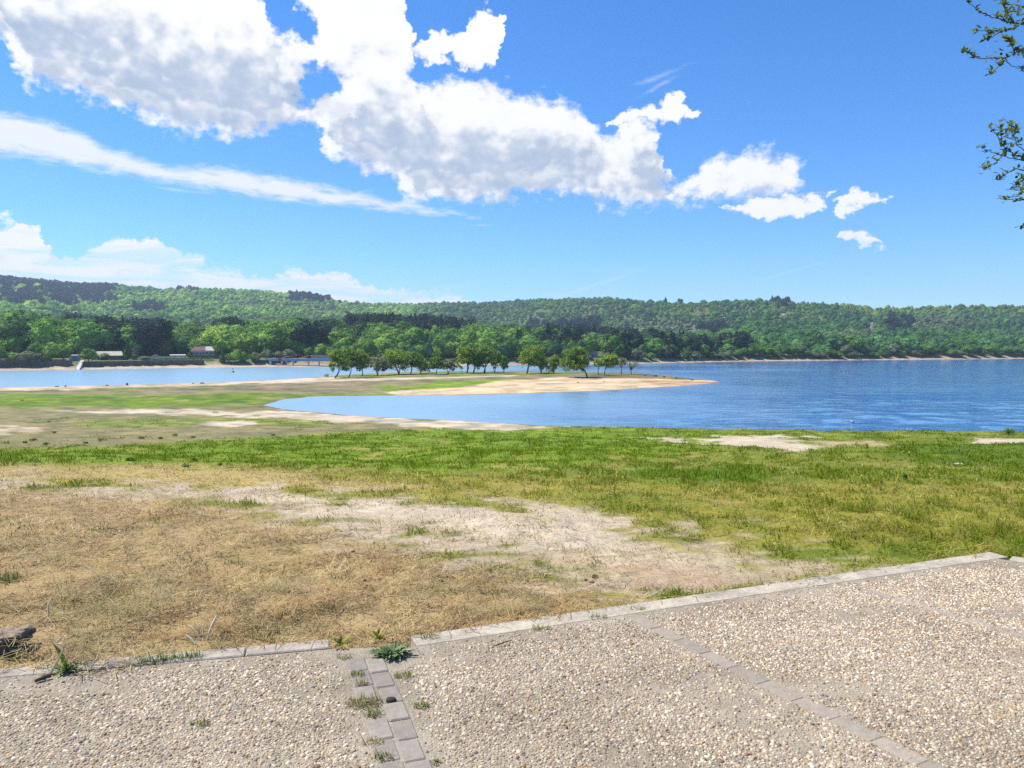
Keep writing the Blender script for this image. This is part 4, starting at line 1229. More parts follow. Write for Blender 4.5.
def woods():
    rg = np.random.default_rng(5)
    n = 170000
    y = np.exp(rg.uniform(math.log(225), math.log(2000), n)); c = rg.uniform(-0.98, 0.98, n)
    x = y * c; px0 = W / 2 + F * c
    d0 = np.interp(px0, FSX, FSD); s = y - d0
    # not on the bank, the built-up shore or the open plots
    ok = s > np.interp(px0, [-400, 0, 225, 265, 340, 360, 2000], [34, 34, 40, 30, 30, 13, 13])
    dr = np.interp(px0, RIDGE_D[:, 0], RIDGE_D[:, 1])
    ok &= y < dr + 60
    x, y, px0 = x[ok], y[ok], px0[ok]
    z = land_far(x, y)
    px, py = pix(x, y, z + 4)
    # thin to a natural spacing: one tree in each cell
    cell = np.clip(2.9 + y / 480., 3.5, 5.4)
    key = (np.floor(x / cell).astype(np.int64) * 100003 + np.floor(y / (cell * 1.25)).astype(np.int64))
    _, ui = np.unique(key, return_index=True)
    clear = np.zeros(len(x), bool)
    for (cx, cy, rx, ry) in ((705, 337.0, 26, 1.6), (893, 337.5, 22, 1.6), (598, 357, 8, 6), (700, 314.5, 9, 2.2), (785, 316, 10, 1.8), (905, 347, 8, 3), (941, 330, 24, 1.4), (112, 311, 13, 1.6), (60, 306, 10, 1.2), (330, 312, 12, 1.2), (545, 312, 12, 1.6), (250, 300, 9, 1.2), (655, 327, 10, 1.2), (820, 312, 9, 1.2), (965, 318, 12, 1.4), (694, 333, 4, 8), (871, 333, 4, 8)):
        pg, qg = pix(x, y, z)
        clear |= ((pg - cx) / rx) ** 2 + ((qg - cy) / ry) ** 2 < 1
    m = np.zeros(len(x), bool); m[ui] = True
    m &= ~clear
    x, y, z, px, py = x[m], y[m], z[m], px[m], py[m]
    n = len(x)
    col, pine = tree_tint(px, py, rg)
    isp = rg.random(n) < pine * np.clip(.2 + 2.4 * (fbm(px / 7., py / 3., 3, 109) - .32), .1, .95)
    ki = np.where(isp, rg.integers(7, 12, n), np.where(rg.random(n) < .7, rg.integers(0, 5, n), rg.integers(5, 7, n)))
    pc = T_PINE + (T_BLACK - T_PINE) * rg.random((n, 1))
    far_blue = np.clip((y - 700) / 800, 0, 1)[:, None]
    pc = pc * (1 - 0.0 * far_blue)
    col = np.where(isp[:, None], pc * rg.uniform(.8, 1.3, (n, 1)), col)
    hgt = np.where(isp, rg.uniform(9, 14.5, n), rg.choice([3.2, 4.4, 5.5, 7.0, 9.0, 11.0], n, p=[.12, .22, .26, .2, .14, .06]) * rg.uniform(.85, 1.15, n) * np.interp(px, [0, 120, 300, 1024], [1.25, 1.15, 1, 1]) * np.interp(y, [450, 900], [1, .78]))
    hgt *= np.interp(px, [0, 600, 700, 1024], [1, 1, .92, .92])
    wid = np.where(ki < 5, rg.uniform(.90, 1.30, n), rg.uniform(.9, 1.2, n))
    # points with what each tree needs
    me = bpy.data.meshes.new("woods"); me.vertices.add(n)
    me.vertices.foreach_set("co", np.stack([x, y, z - .2], -1).astype(np.float32).ravel())
    def at(nm, typ, data):
        a = me.attributes.new(nm, typ, 'POINT'); a.data.foreach_set("vector" if typ == 'FLOAT_VECTOR' else "value", np.asarray(data, np.float32 if typ != 'INT' else np.int32).ravel())
    at("tint", 'FLOAT_VECTOR', col); at("scl", 'FLOAT_VECTOR', np.stack([hgt * wid, hgt * wid, hgt], -1)); at("rot", 'FLOAT_VECTOR', np.stack([rg.uniform(-.05, .05, n), rg.uniform(-.05, .05, n), rg.uniform(0, 6.28, n)], -1)); at("kind", 'INT', ki)
    o = tag(link("woods", me), kind='stuff'); o["label"] = "mixed woods covering the hills beyond the lake"
    src = bpy.data.collections.new("woods_kinds")
    for i, t in enumerate(FAR):
        src.objects.link(bpy.data.objects.new("kind_%02d" % i, t))
    ng = bpy.data.node_groups.new("plant_woods", 'GeometryNodeTree')
    ng.interface.new_socket("Geometry", in_out='INPUT', socket_type='NodeSocketGeometry'); ng.interface.new_socket("Geometry", in_out='OUTPUT', socket_type='NodeSocketGeometry')
    N = ng.nodes; L = ng.links
    gi_, go_ = N.new('NodeGroupInput'), N.new('NodeGroupOutput')
    m2p = N.new('GeometryNodeMeshToPoints'); L.new(gi_.outputs[0], m2p.inputs['Mesh'])
    ci = N.new('GeometryNodeCollectionInfo'); ci.inputs['Collection'].default_value = src; ci.inputs['Separate Children'].default_value = True; ci.inputs['Reset Children'].default_value = True
    iop = N.new('GeometryNodeInstanceOnPoints'); L.new(m2p.outputs[0], iop.inputs['Points']); L.new(ci.outputs[0], iop.inputs['Instance']); iop.inputs['Pick Instance'].default_value = True
    def na(nm, typ):
        a = N.new('GeometryNodeInputNamedAttribute'); a.data_type = typ; a.inputs['Name'].default_value = nm; return a.outputs['Attribute']
    L.new(na("kind", 'INT'), iop.inputs['Instance Index']); L.new(na("scl", 'FLOAT_VECTOR'), iop.inputs['Scale'])
    er = N.new('FunctionNodeEulerToRotation'); L.new(na("rot", 'FLOAT_VECTOR'), er.inputs[0]); L.new(er.outputs[0], iop.inputs['Rotation'])
    L.new(iop.outputs[0], go_.inputs[0])
    md = o.modifiers.new("plant", 'NODES'); md.node_group = ng
    print("woods", n)


woods()
# ------------------------------------------------------------------ single trees along the far shore
FARI = {k: [m for m, kk in zip(FAR, KINDS) if kk == k] for k in ('broad', 'tall', 'pine', 'conifer')}
frng = random.Random(77)


def shore_tree(px, base, top, wpx, kind, tint, label, group, s_off=None):
    """a tree of the far shore: foot near (px, base), crown up to row top"""
    d0 = float(np.interp(px, FSX, FSD))
    if s_off is None:
        # distance at which the bank shows at that row
        best = None
        for s in np.linspace(8, 120, 225):
            y = d0 + s; x = (px - W / 2) / F * y
            z = float(land_far(np.array([x]), np.array([y]))[0]); q_ = float(pix(x, y, z)[1])
            if best is None or abs(q_ - base) < best[0]: best = (abs(q_ - base), s)
        s_off = best[1]
    y = d0 + s_off; x = (px - W / 2) / F * y
    z = float(land_far(np.array([x]), np.array([y]))[0])
    hgt = max(1.5, (CAM_Z + (HORIZON - top) / F * y) - z)
    wid = wpx / F * y
    nat = {'broad': .95, 'tall': .55, 'pine': .62, 'conifer': .6}[kind]
    me = frng.choice(FARI[kind])
    o = link("tree", me, None, (x, y, z - 0.1), frng.uniform(0, 6.28))
    o.scale = (wid / nat, wid / nat, hgt)
    o["tint"] = [float(v) for v in np.array(tint) * frng.uniform(.92, 1.1)]
    return tag(o, label, "tree", group)


GS = "trees on the built-up far shore"
L_ = [
    (-4, 363, 345, 22, 'broad', T_MID, "large green tree cut by the left edge of the picture on the far shore"),
    (14, 363, 352, 15, 'broad', T_LIGHT, "low pale bush on the far bank, leftmost in front of the tall trees"),
    (28, 363.4, 350.5, 25, 'broad', T_GREY, "wide rounded pale green bush on the far bank left of the blue hut"),
    (38, 361, 342.5, 17, 'broad', T_MID, "tall rounded green tree right behind the wide pale bush on the far bank"),
    (52, 361.5, 341, 16, 'broad', T_LIGHT, "bright green tall tree, second left of the blue hut"),
    (64, 360.5, 343, 15, 'broad', T_LIGHT, "bright green tree directly left of the blue hut"),
    (46, 363.4, 355, 10, 'broad', T_DEEP, "small dark bush at the foot of the bright trees left of the blue hut"),
    (88.5, 363.5, 347.5, 17, 'broad', T_MID, "dense dark round tree between the blue hut and the white house"),
    (105, 360, 352.5, 12, 'broad', T_GREY, "pale bush in front of the white house"),
    (127.5, 360, 342.5, 11, 'conifer', T_DEEP, "dark pointed fir right of the white house"),
    (135.5, 359.6, 343.5, 9.5, 'conifer', T_GREY, "greyish pointed fir beside the dark fir"),
    (103, 355, 332, 15, 'pine', T_BLACK, "blackish pine at the left end of the dark stand behind the white house"),
    (116, 356, 328, 17, 'pine', T_BLACK, "blackish pine behind the right half of the white house"),
    (129, 355, 325, 19, 'pine', T_BLACK, "tall blackish pine straight behind the two firs"),
    (141, 355, 321.5, 19, 'pine', T_BLACK, "tallest pine of the dark stand behind the white house"),
    (152, 355, 328, 17, 'pine', T_BLACK, "dark pine stepping down to the right of the tallest one"),
    (161, 355, 333, 13, 'pine', T_PINE, "dark pine at the right end of the dark stand"),
    (145, 360.5, 355.5, 9, 'broad', T_GREY, "pale low bush at the left end of the low white wall"),
    (156, 359.5, 354, 8, 'broad', T_GREY, "small clipped pale bush standing before the low white wall"),
    (163, 355.5, 346, 9, 'broad', T_LIGHT, "small bright green tree behind the low white wall"),
    (190.5, 359, 351.5, 6, 'tall', T_DEEP, "narrow dark shrub at the left gable of the red roofed house"),
    (222.5, 362.5, 346, 6.5, 'conifer', T_DEEP, "slim dark conifer right of the red roofed house"),
    (229, 363, 353, 9, 'broad', T_GREY, "grey green bush between the slim conifer and the two round trees"),
    (237, 363.4, 348.5, 13, 'broad', T_LIGHT, "bright round tree on the sandy shore, left one of two"),
    (244, 364, 351, 12, 'broad', T_MID, "darker round tree on the sandy shore, right one of two"),
    (256, 362, 352, 12, 'broad', T_GREY, "grey green bush at the left end of the blue footbridge"),
    (267, 360.5, 349, 13, 'broad', T_GREY, "pale rounded tree behind the left end of the blue footbridge"),
    (278, 360, 350.5, 11, 'broad', T_GREY, "pale bush behind the red panel of the blue footbridge"),
    (288, 359.5, 348.5, 13, 'broad', T_GREY, "pale rounded tree behind the middle of the blue footbridge"),
    (309, 358, 347, 11, 'broad', T_MID, "green tree behind the right arch of the blue footbridge"),
    (321, 358.5, 343, 14, 'broad', T_LIGHT, "bright light green tree behind the right end of the blue footbridge"),
    (331, 359, 346, 12, 'broad', T_MID, "green tree between the blue footbridge and the first spit tree"),
    (313, 352, 331, 13, 'pine', T_PINE, "dark broad pine rising behind the blue footbridge"),
]
for a in L_:
    shore_tree(*a, GS)

WORD = {0: ("pale grey green", T_GREY), 1: ("deep green", T_DEEP), 2: ("mid green", T_MID), 3: ("light green", T_LIGHT), 4: ("blue green", T_TEAL)}
SECT = [(340, 440, "in the waterside wood behind the spit row's left half"), (440, 540, "in the waterside wood behind the spit row's big clump"), (540, 612, "on the far shore around the grey roofed stone house"),
        (612, 690, "on the far shore behind the spit's bare tip"), (690, 760, "on the far shore below the lattice mast"), (760, 850, "on the far shore between the two masts"), (850, 925, "on the far shore below the thin pylon"), (925, 1100, "on the far shore by the pale sand patch")]
px = 345.0
while px < 1080:
    sec = next(s for s in SECT if s[0] <= px < s[1])
    front = frng.random() < .5 and px > 600
    k = frng.choice([0, 1, 1, 2, 2, 4] if px > 600 else [1, 2, 2, 3, 4])
    d = float(np.interp(px, FSX, FSD))
    hpx = frng.uniform(10.5, 14.5) * 330 / d if px > 600 else frng.uniform(13, 19)
    if front: hpx *= .72; k = frng.choice([0, 0, 1, 2])
    so = frng.uniform(9.5, 14) if not front else frng.uniform(7.5, 9)
    y = d + so
    zb_ = float(land_far(np.array([(px - 512) / F * y]), np.array([y]))[0]); by = float(pix((px - 512) / F * y, y, zb_)[1])
    wpx = frng.uniform(9, 13.5) * (1.0 if front else 1.05)
    if not (584 < px < 600):
        lab = "%s %s %s" % (WORD[k][0], "low round bush" if front else "round tree", sec[2])
        shore_tree(px, by, by - hpx, wpx, 'broad', WORD[k][1], lab, ("bushes " if front else "trees ") + sec[2], so)
    px += wpx * frng.uniform(.55, .8)

# ------------------------------------------------------------------ buildings and other works on the far side
m_white = plain("white_render", (0.62, 0.62, 0.60), 0.85, 0.08, 0.4)
m_cream = plain("cream_render", (0.42, 0.39, 0.30), 0.85, 0.1, 0.4)
m_blue = plain("blue_paint", (0.12, 0.21, 0.34), 0.6, 0.12, 0.6)
m_bridge = plain("bridge_paint", (0.14, 0.23, 0.38), 0.6, 0.15, 0.5)
m_redtile = plain("red_roof_tiles", (0.15, 0.078, 0.064), 0.85, 0.25, 0.8)
m_paleroof = plain("pale_roof_sheets", (0.40, 0.36, 0.33), 0.7, 0.12, 0.6)
m_slate = plain("grey_roof", (0.30, 0.30, 0.29), 0.8, 0.2, 0.8)
m_stone = plain("dark_wall_stone", (0.115, 0.085, 0.075), 0.95, 0.4, 1.2, 0.4)
m_stone2 = plain("pale_wall_stone", (0.33, 0.30, 0.25), 0.95, 0.25, 1.0, 0.4)
m_dark = plain("dark_opening", (0.025, 0.025, 0.028), 0.5, 0.2)
m_glass = plain("window_glass", (0.05, 0.065, 0.085), 0.15, 0.2, 1.0, 0, 0, 0.6)
m_wood = plain("weathered_wood", (0.16, 0.115, 0.08), 0.9, 0.3)
m_redp = plain("red_paint", (0.30, 0.045, 0.045), 0.5, 0.15)
m_concp = plain("pale_concrete", (0.52, 0.50, 0.46), 0.9, 0.12, 0.8)
m_steel = plain("galvanised_steel", (0.50, 0.53, 0.56), 0.5, 0.12, 2.0, 0, 0.3)


def far_spot(px, s):
    d = float(np.interp(px, FSX, FSD)); y = d + s; x = (px - W / 2) / F * y
    return np.array([x, y, float(land_far(np.array([x]), np.array([y]))[0])]), y / F


def yaw_at(px):
    return -math.atan((px - W / 2) / F)


def gable_roof(mb, L, Wd, z0, rise, over, hipl=0.0, hipr=0.0, x0=None, x1=None, th=0.15):
    x0 = -L / 2 - over if x0 is None else x0; x1 = L / 2 + over if x1 is None else x1
    y0, y1 = -Wd / 2 - over, Wd / 2 + over
    lo = [[x0, y0, z0], [x1, y0, z0], [x1, y1, z0], [x0, y1, z0]]
    rl, rr = [x0 + hipl, 0, z0 + rise], [x1 - hipr, 0, z0 + rise]
    v = lo + [rl, rr]; up = [[a, b, c + th] for a, b, c in v]
    V = np.array(v + up)
    mb.add(V, np.array([[6, 7, 11, 10], [8, 9, 10, 11], [0, 1, 7, 6], [2, 3, 9, 8], [1, 0, 4, 5], [3, 2, 5, 4]]))
    mb.add(V, np.array([[7, 8, 11], [9, 6, 10]])); mb.add(V, np.array([[1, 2, 8, 7], [3, 0, 6, 9]]))


def house(name, px, s, wpx, hpx, depth, label, wall_m, roof_m, rise_px, windows, floor_z=0.0, hips=(0, 0), cat="house", group=None, door=None, yaw=0.0):
    b, sc = far_spot(px, s)
    root = empty(name, (b[0], b[1], b[2] + floor_z), label, cat, group, yaw_at(px) + yaw)
    L = wpx * sc; h = hpx * sc
    mb = MB(); mb.box((0, depth / 2, h / 2 - 0.6), (L, depth, h + 1.2))
    mb.add(np.array([[-L / 2, 0, h], [-L / 2, depth, h], [-L / 2, depth / 2, h + rise_px * sc * .95], [L / 2, 0, h], [L / 2, depth, h], [L / 2, depth / 2, h + rise_px * sc * .95]]), np.array([[1, 0, 2], [3, 4, 5]])) if hips == (0, 0) else None
    mb.build("wall", wall_m, root)
    rf = MB(); gable_roof(rf, L, depth, 0, rise_px * sc, 0.35, hips[0] * sc, hips[1] * sc)
    ro = rf.build("roof", roof_m, root, loc=(0, depth / 2, h + 0.01))
    for (u, v, ww, wh) in windows:
        cx = (u - .5) * L; cz = v * h
        f = MB(); fw = 0.12
        for dx_, dz_, sx, sz in ((-ww / 2, 0, fw, wh + fw), (ww / 2, 0, fw, wh + fw), (0, wh / 2, ww - fw, fw), (0, -wh / 2, ww - fw, fw)):
            f.box((dx_, 0, dz_), (sx, .1, sz))
        fo = f.build("window", m_wood, root, loc=(cx, -0.055, cz))
        pn = MB(); pn.box((0, 0.02, 0), (ww - fw, .04, wh - fw)); pn.build("pane", m_glass, fo)
    if door:
        u, ww, wh = door
        dm = MB(); dm.box((0, 0, wh / 2), (ww, .08, wh)); dm.build("door", m_dark, root, loc=((u - .5) * L, -.045, 0))
    return root, L, h, sc


# stone bank wall, following the shore
def shore_wall(p0, p1, s, h, th, label, m, name="retaining_wall", cat="wall", step=6, top=None):
    b0, _ = far_spot((p0 + p1) / 2, s)
    root = empty(name, b0, label, cat)
    pts = []
    for p in np.arange(p0, p1 + .1, step):
        q_, _ = far_spot(p, s); pts.append(q_)
    mb = MB()
    zt_ = np.mean([q_[2] for q_ in pts])
    v = []
    for q_ in pts:
        zb = q_[2] - .7; z1 = q_[2] + h + random.uniform(-.05, .05)
        for dy_, zz in ((-th / 2, zb), (-th / 2 + .05, z1), (th / 2, z1), (th / 2, zb)):
            v.append([q_[0] - b0[0], q_[1] + dy_ - b0[1], zz - b0[2]])
    n_ = len(pts); f = []
    for i in range(n_ - 1):
        for a in range(4):
            b = (a + 1) % 4; f.append([i * 4 + a, (i + 1) * 4 + a, (i + 1) * 4 + b, i * 4 + b])
    f += [[0, 1, 2, 3], [(n_ - 1) * 4 + 3, (n_ - 1) * 4 + 2, (n_ - 1) * 4 + 1, (n_ - 1) * 4]]
    mb.add(np.array(v), np.array(f)); mb.build("wall_stones", m, root)
    if top:
        cp = MB()
        for i in range(n_ - 1):
            a, b = (pts[i] - b0), (pts[i + 1] - b0); c = (a + b) / 2; L = np.linalg.norm((b - a)[:2])
            cp.box((c[0], c[1], c[2] + h + .13), (L - .02, th + .12, .12), math.atan2(b[1] - a[1], b[0] - a[0]))
        cp.build("coping", top, root)
    return root


shore_wall(84, 206, 7.6, 1.75, .5, "dark brown stone wall along the far bank right of the boat ramp", m_stone)
shore_wall(-60, 77, 8.2, 1.5, .5, "dark stone wall along the far bank left of the boat ramp", m_stone)
shore_wall(140, 190, 15, 1.15, .3, "low white garden wall right of the two firs", m_white, top=m_concp)
shore_wall(-60, 68, 15.5, 0.7, .3, "low pale wall beyond the grass left of the blue hut", m_stone2)
shore_wall(311, 345, 11, 1.7, .5, "pale brown stone wall under the right end of the blue footbridge", m_stone2)
# clipped hedge
b, sc = far_spot(180, 11.5)
V, F_, tn = leaf_cloud([(k * 1.3, 0, .45) for k in range(-8, 9)], [(1.0, .8, .6)] * 17, 3800, .12, .6, 1, 16, seed=9)
hd = link("hedge", mesh_np("hedge", V, [F_], M_CR['dark'], False, tn), None, b, yaw_at(180))
tag(hd, "long dark clipped hedge on the stone wall below the red roofed house", "hedge")
# blue hut with a lean-to
b, sc = far_spot(76.5, 14)
root = empty("boat_hut", b, "small blue fronted hut at the head of the boat ramp", "hut", None, yaw_at(76))
w_ = 7.2 * sc; h_ = 5.6 * sc
mb = MB(); mb.box((0, 1.2, h_ / 2 - .3), (w_, 2.4, h_ + .6)); mb.build("wall", m_blue, root)
mb = MB(); mb.box((0, 1.2, 0), (w_ + .4, 2.9, .16), tilt=(.08, Vector((1, 0, 0)))); mb.build("roof", m_slate, root, loc=(0, 0, h_ + .12))
mb = MB(); mb.box((0, 0, 0), (.9, .06, 1.6)); mb.build("door", m_bridge, root, loc=(.3, -.04, .85))
mb = MB(); mb.box((0, 1.2, h_ / 2 - .3), (.9, 2.2, h_ * .92 + .6)); mb.build("side_wall", m_cream, root, loc=(-w_ / 2 - .46, 0, 0))
mb = MB(); mb.box((0, 1.2, 0), (2.6, 2.6, .14)); mb.tube([(-1.2, .1, -h_ * .9), (-1.2, .1, 0)], .07); mb.tube([(-1.2, 2.2, -h_ * .9), (-1.2, 2.2, 0)], .07); mb.build("canopy", m_wood, root, loc=(-w_ / 2 - 1.5, 0, h_ * .96))
# boat ramp
b, sc = far_spot(80, 3.5)
root = empty("boat_ramp", b, "narrow pale concrete boat ramp running from the blue hut down to the water", "boat ramp", None, 0)
t_, _ = far_spot(82.6, 12.5); u_, _ = far_spot(77.2, -1.5)
P0 = np.array(t_) + [0, 0, .35]; P1 = np.array([u_[0], u_[1], WATER_Z + .1])
mp_ = (P0 + P1) / 2 + [0, 0, .25]
wv = np.array([.62, .1, 0])
v = []
for p in (P0, mp_, P1):
    for sgn, dz_ in ((-1, 0), (1, 0), (1, -.9), (-1, -.9)):
        v.append(p + wv * sgn + [0, 0, dz_] - b)
f = []
for i in range(2):
    for a in range(4): f.append([i * 4 + a, i * 4 + (a + 1) % 4, (i + 1) * 4 + (a + 1) % 4, (i + 1) * 4 + a])
f += [[3, 2, 1, 0], [8, 9, 10, 11]]
mb = MB(); mb.add(np.array(v), np.array(f)); mb.build("deck", m_concp, root)
for sgn in (-1, 1):
    mb = MB(); mb.tube([P0 + wv * sgn * 1.15 - b + [0, 0, .75], mp_ + wv * sgn * 1.15 - b + [0, 0, .7], P1 + wv * sgn * 1.15 - b + [0, 0, .6]], .05, 5)
    for p in (P0, mp_, P1): mb.tube([p + wv * sgn * 1.15 - b - [0, 0, .5], p + wv * sgn * 1.15 - b + [0, 0, .72]], .05, 5)
    mb.build("handrail", m_wood, root)

# white house with cream roof
root, L, h, sc = house("house", 109, 21, 25, 3.6, 6.0, "white lakeside house with a long cream roof, half hidden by a pale bush", m_white, m_cream, 4.2, [(.16, .5, 1.1, .9), (.40, .5, 1.3, 1.0), (.64, .5, 1.6, 1.1), (.86, .5, 1.6, 1.1)], 0.1, (2, 2), door=(.28, .9, 1.1))
mb = MB(); mb.box((0, 0, 0), (1.0, 1.2, 3.4)); mb.build("chimney", m_white, root, loc=(-L / 2 - .5, 1.6, 1.9))
mb = MB()
for u in np.linspace(-.1, .48, 5): mb.tube([(u * L, 0, -1.0), (u * L, 0, 0)], .08, 6)
mb.box((.19 * L, .9, .07), (.62 * L, 2.0, .12)); mb.build("porch", m_wood, root, loc=(0, -2.0, h * .95))
# white shed
house("shed", 178, 20, 13, 3.4, 4, "small white flat roofed shed at the right end of the low white wall", m_white, m_paleroof, .9, [(.25, .55, .9, .8)], 0.1, cat="shed", door=(.68, 2.0, .95))
# red roofed house on a dark undercroft
root, L, h, sc = house("house", 203, 24, 21.5, 4.3, 8.0, "long pale house with a red tiled roof standing on a dark basement by the shore", m_white, m_redtile, 4.0, [(u, .5, .8, .75) for u in (.12, .26, .40, .54, .68, .82, .93)], 1.15, (4.5, 3.0))
mb = MB(); mb.box((0, 0, -.62), (L + 2.2, 1.6, 1.3)); mb.build("basement", m_stone, root, loc=(.8, -.85, 0))
rf = MB(); gable_roof(rf, L * .28, 8.0, 0, 4.0 * sc * 1.01, .37, 0, 2.4 * sc, th=.19); rf.build("roof_patch", m_paleroof, root, loc=(L * .31, 4.0, h + .03))["label"] = "pale sheeted right end of the red roof"
mb = MB()
for u in np.linspace(-.5, .5, 9): mb.tube([(u * L, 0, 0), (u * L, 0, .8)], .04, 5)
mb.tube([(-.5 * L, 0, .8), (.5 * L, 0, .8)], .05, 5); mb.build("railing", m_wood, root, loc=(.8, -1.55, .03))

# blue footbridge on posts
b0, sc = far_spot(300, 3.0)
yd = b0[1]
root = empty("footbridge", (b0[0], b0[1], WATER_Z), "long blue footbridge on thin posts along the far shore left of the first spit tree", "bridge")
X = lambda p: (p - W / 2) / F * yd - b0[0]
Zp = lambda q_: CAM_Z + (HORIZON - q_) / F * yd - WATER_Z
mb = MB(); mb.box(((X(268.5) + X(338)) / 2, 0.8, Zp(360.9)), (X(338) - X(268.5), 1.7, .16)); mb.build("deck", m_bridge, root)
for yy in (0, 1.6):
    mb = MB(); mb.box(((X(268.5) + X(338)) / 2, yy, Zp(359.9)), (X(338) - X(268.5), .06, Zp(359.1) - Zp(360.7)))
    mb.tube([(X(268.5), yy, Zp(358.9)), (X(338), yy, Zp(358.9))], .05, 5); mb.build("parapet", m_bridge, root)
for p in (270, 281.5, 292.5, 308, 318.5, 330):
    mb = MB()
    for yy in (0.1, 1.5): mb.box((X(p), yy, Zp(361.2) / 2 - .6), (.30, .26, Zp(361.2) + 1.2))
    mb.build("post", m_steel, root)
mb = MB(); mb.box((X(279.8), -.08, Zp(359.4)), (X(281.6) - X(278.2), .08, Zp(357.6) - Zp(361.0)), bev=.02); mb.build("panel", m_redp, root)["label"] = "red panel on the blue parapet"
for pts in ([(279, 358.9), (283, 357.3), (288, 356.5), (293, 357.2), (297, 358.8)], [(296, 358.9), (301, 357.3), (307, 355.9), (313, 355.9), (317, 357.6), (319, 358.9)]):
    mb = MB(); mb.tube([(X(a), 2.2, Zp(c)) for a, c in pts], .11, 6); mb.build("arch", m_redp, root)

# stone house with grey roof behind the spit
house("house", 592.5, 14, 11, 3.2, 5.5, "small stone house with a grey roof on the far shore beside the leaning tree", m_stone2, m_slate, 4.6, [(.25, .5, .7, .7), (.7, .5, .7, .7)], 0.3, (2.4, 4.2), door=(.5, .7, .9), yaw=.25)


def hill_house(px, row, wpx, hpx, rise, label, wm, rm, wins=1):
    # where the sight line through its foot meets the hill
    p = ground_at(px, row, land_far, 2200, 250)
    sc = p.y / F
    root = empty("house", p, label, "house", None, yaw_at(px) + random.uniform(-.2, .2))
    L = wpx * sc; h = hpx * sc
    mb = MB(); mb.box((0, 2.5, h / 2 - 1), (L, 5, h + 2)); mb.build("wall", wm, root)
    rf = MB(); gable_roof(rf, L, 5, 0, rise * sc, .4, L * .12, L * .12); rf.build("roof", rm, root, loc=(0, 2.5, h + .02))
    for k in range(wins):
        mb = MB(); mb.box((0, 0, 0), (L * .14, .08, h * .35)); mb.build("window", m_glass, root, loc=((k + .5) / wins * L - L / 2, -.045, h * .5))


hill_house(702.5, 315.4, 5, 1.8, 1.8, "tiny pale house with a brownish roof among the trees above the lattice mast", m_stone2, m_redtile, 2)
hill_house(786, 316.4, 7, 1.3, 1.2, "long pale roofed farm building high on the wooded hill between the two masts", m_white, m_paleroof, 3)
hill_house(906, 347.5, 7.5, 2.0, 1.6, "brownish stone building in the trees just above the shore below the thin pylon", m_stone, m_redtile, 2)
hill_house(921, 316.0, 5, 1.2, 1.3, "small house with a pale roof high on the hill at the right", m_white, m_paleroof, 2)
hill_house(918.5, 336.5, 3, 4.0, .8, "narrow grey building standing in the woods right of the thin pylon", m_slate, m_slate, 1)


def mast(px, row, hpx, wpx, label, arms):
    p = ground_at(px, row, land_far, 2200, 250)
    sc = p.y / F; h = hpx * sc; w = wpx * sc / 2
    root = empty("pylon", p, label, "pylon", None, .4)
    mb = MB()
    for sx in (-1, 1):
        for sy in (-1, 1):
            mb.tube([(sx * w, sy * w, -1), (sx * w * .45, sy * w * .45, h)], [.19, .13], 5)
    for k in range(5):
        a, b = k / 5, (k + 1) / 5
        wa, wb_ = w * (1 - .55 * a), w * (1 - .55 * b)
        for sx, sy, tx, ty in ((-1, -1, 1, -1), (1, -1, 1, 1), (1, 1, -1, 1), (-1, 1, -1, -1)):
            mb.tube([(sx * wa, sy * wa, a * h), (tx * wb_, ty * wb_, b * h)], .09, 4)
            mb.tube([(tx * wa, ty * wa, a * h), (sx * wb_, sy * wb_, b * h)], .09, 4)
    mb.build("lattice", m_steel, root)
    for z_, aw in arms:
        mb = MB(); mb.tube([(-aw * sc, 0, z_ * h), (aw * sc, 0, z_ * h)], .16, 5); mb.tube([(-aw * sc, 0, z_ * h), (0, 0, z_ * h + .8)], .08, 4); mb.tube([(aw * sc, 0, z_ * h), (0, 0, z_ * h + .8)], .08, 4)
        mb.build("crossarm", m_steel, root)


mast(694, 336, 10.5, 2.6, "white lattice mast in a clearing on the far hill behind the spit", [(.96, 1.9)])
mast(871.5, 334.5, 12, 3.0, "thin lattice pylon on the wooded hill at the right", [(.80, 1.8), (.62, 2.0)])

# ------------------------------------------------------------------ small things on and by the water
def lump(name, p, size, label, cat, m, seed, group=None, sink=.25):
    v = ICO_V * (1 + .5 * (fbm(ICO_V[:, 0] * 1.7 + seed, ICO_V[:, 1] * 1.7 + ICO_V[:, 2] * 1.9, 3, seed) - .5)[:, None])
    v = v * np.array(size)
    o = link(name, mesh_np(name, v, [ICO_F], m, True), None, (p[0], p[1], p[2] + size[2] * (1 - 2 * sink)), random.uniform(-.5, .5))
    return tag(o, label, cat, group)


p = on_plane(233, 372.4, WATER_Z)
root = empty("buoy", p, "small orange buoy floating on the calm water before the two round trees", "buoy")
m_orange = plain("buoy_orange", (0.45, 0.16, 0.04), .5, .15)
mb = MB(); mb.tube([(0, 0, -.3), (0, 0, -.05), (0, 0, .25), (0, 0, .5)], [.12, .42, .42, .12], 12); mb.build("float", m_orange, root, True)
mb = MB(); mb.tube([(0, 0, .48), (0, 0, 1.0)], [.07, .05], 6); mb.box((0, 0, 1.05), (.24, .24, .2), bev=.03); mb.build("marker", m_dark, root)
p = on_plane(852.5, 422.4, WATER_Z)
root = empty("gull", p, "white gull floating close to the near shore at the right", "bird")
m_gull = plain("gull_white", (0.72, 0.72, 0.70), .8, .06); m_gullg = plain("gull_grey", (0.33, 0.35, 0.38), .8, .1)
mb = MB(); mb.tube([(-.24, 0, .10), (-.15, 0, .09), (0, 0, .07), (.12, 0, .09), (.17, 0, .16), (.185, 0, .22), (.22, 0, .245), (.255, 0, .235)], [.015, .06, .095, .08, .05, .042, .045, .012], 10); mb.build("body", m_gull, root, True)
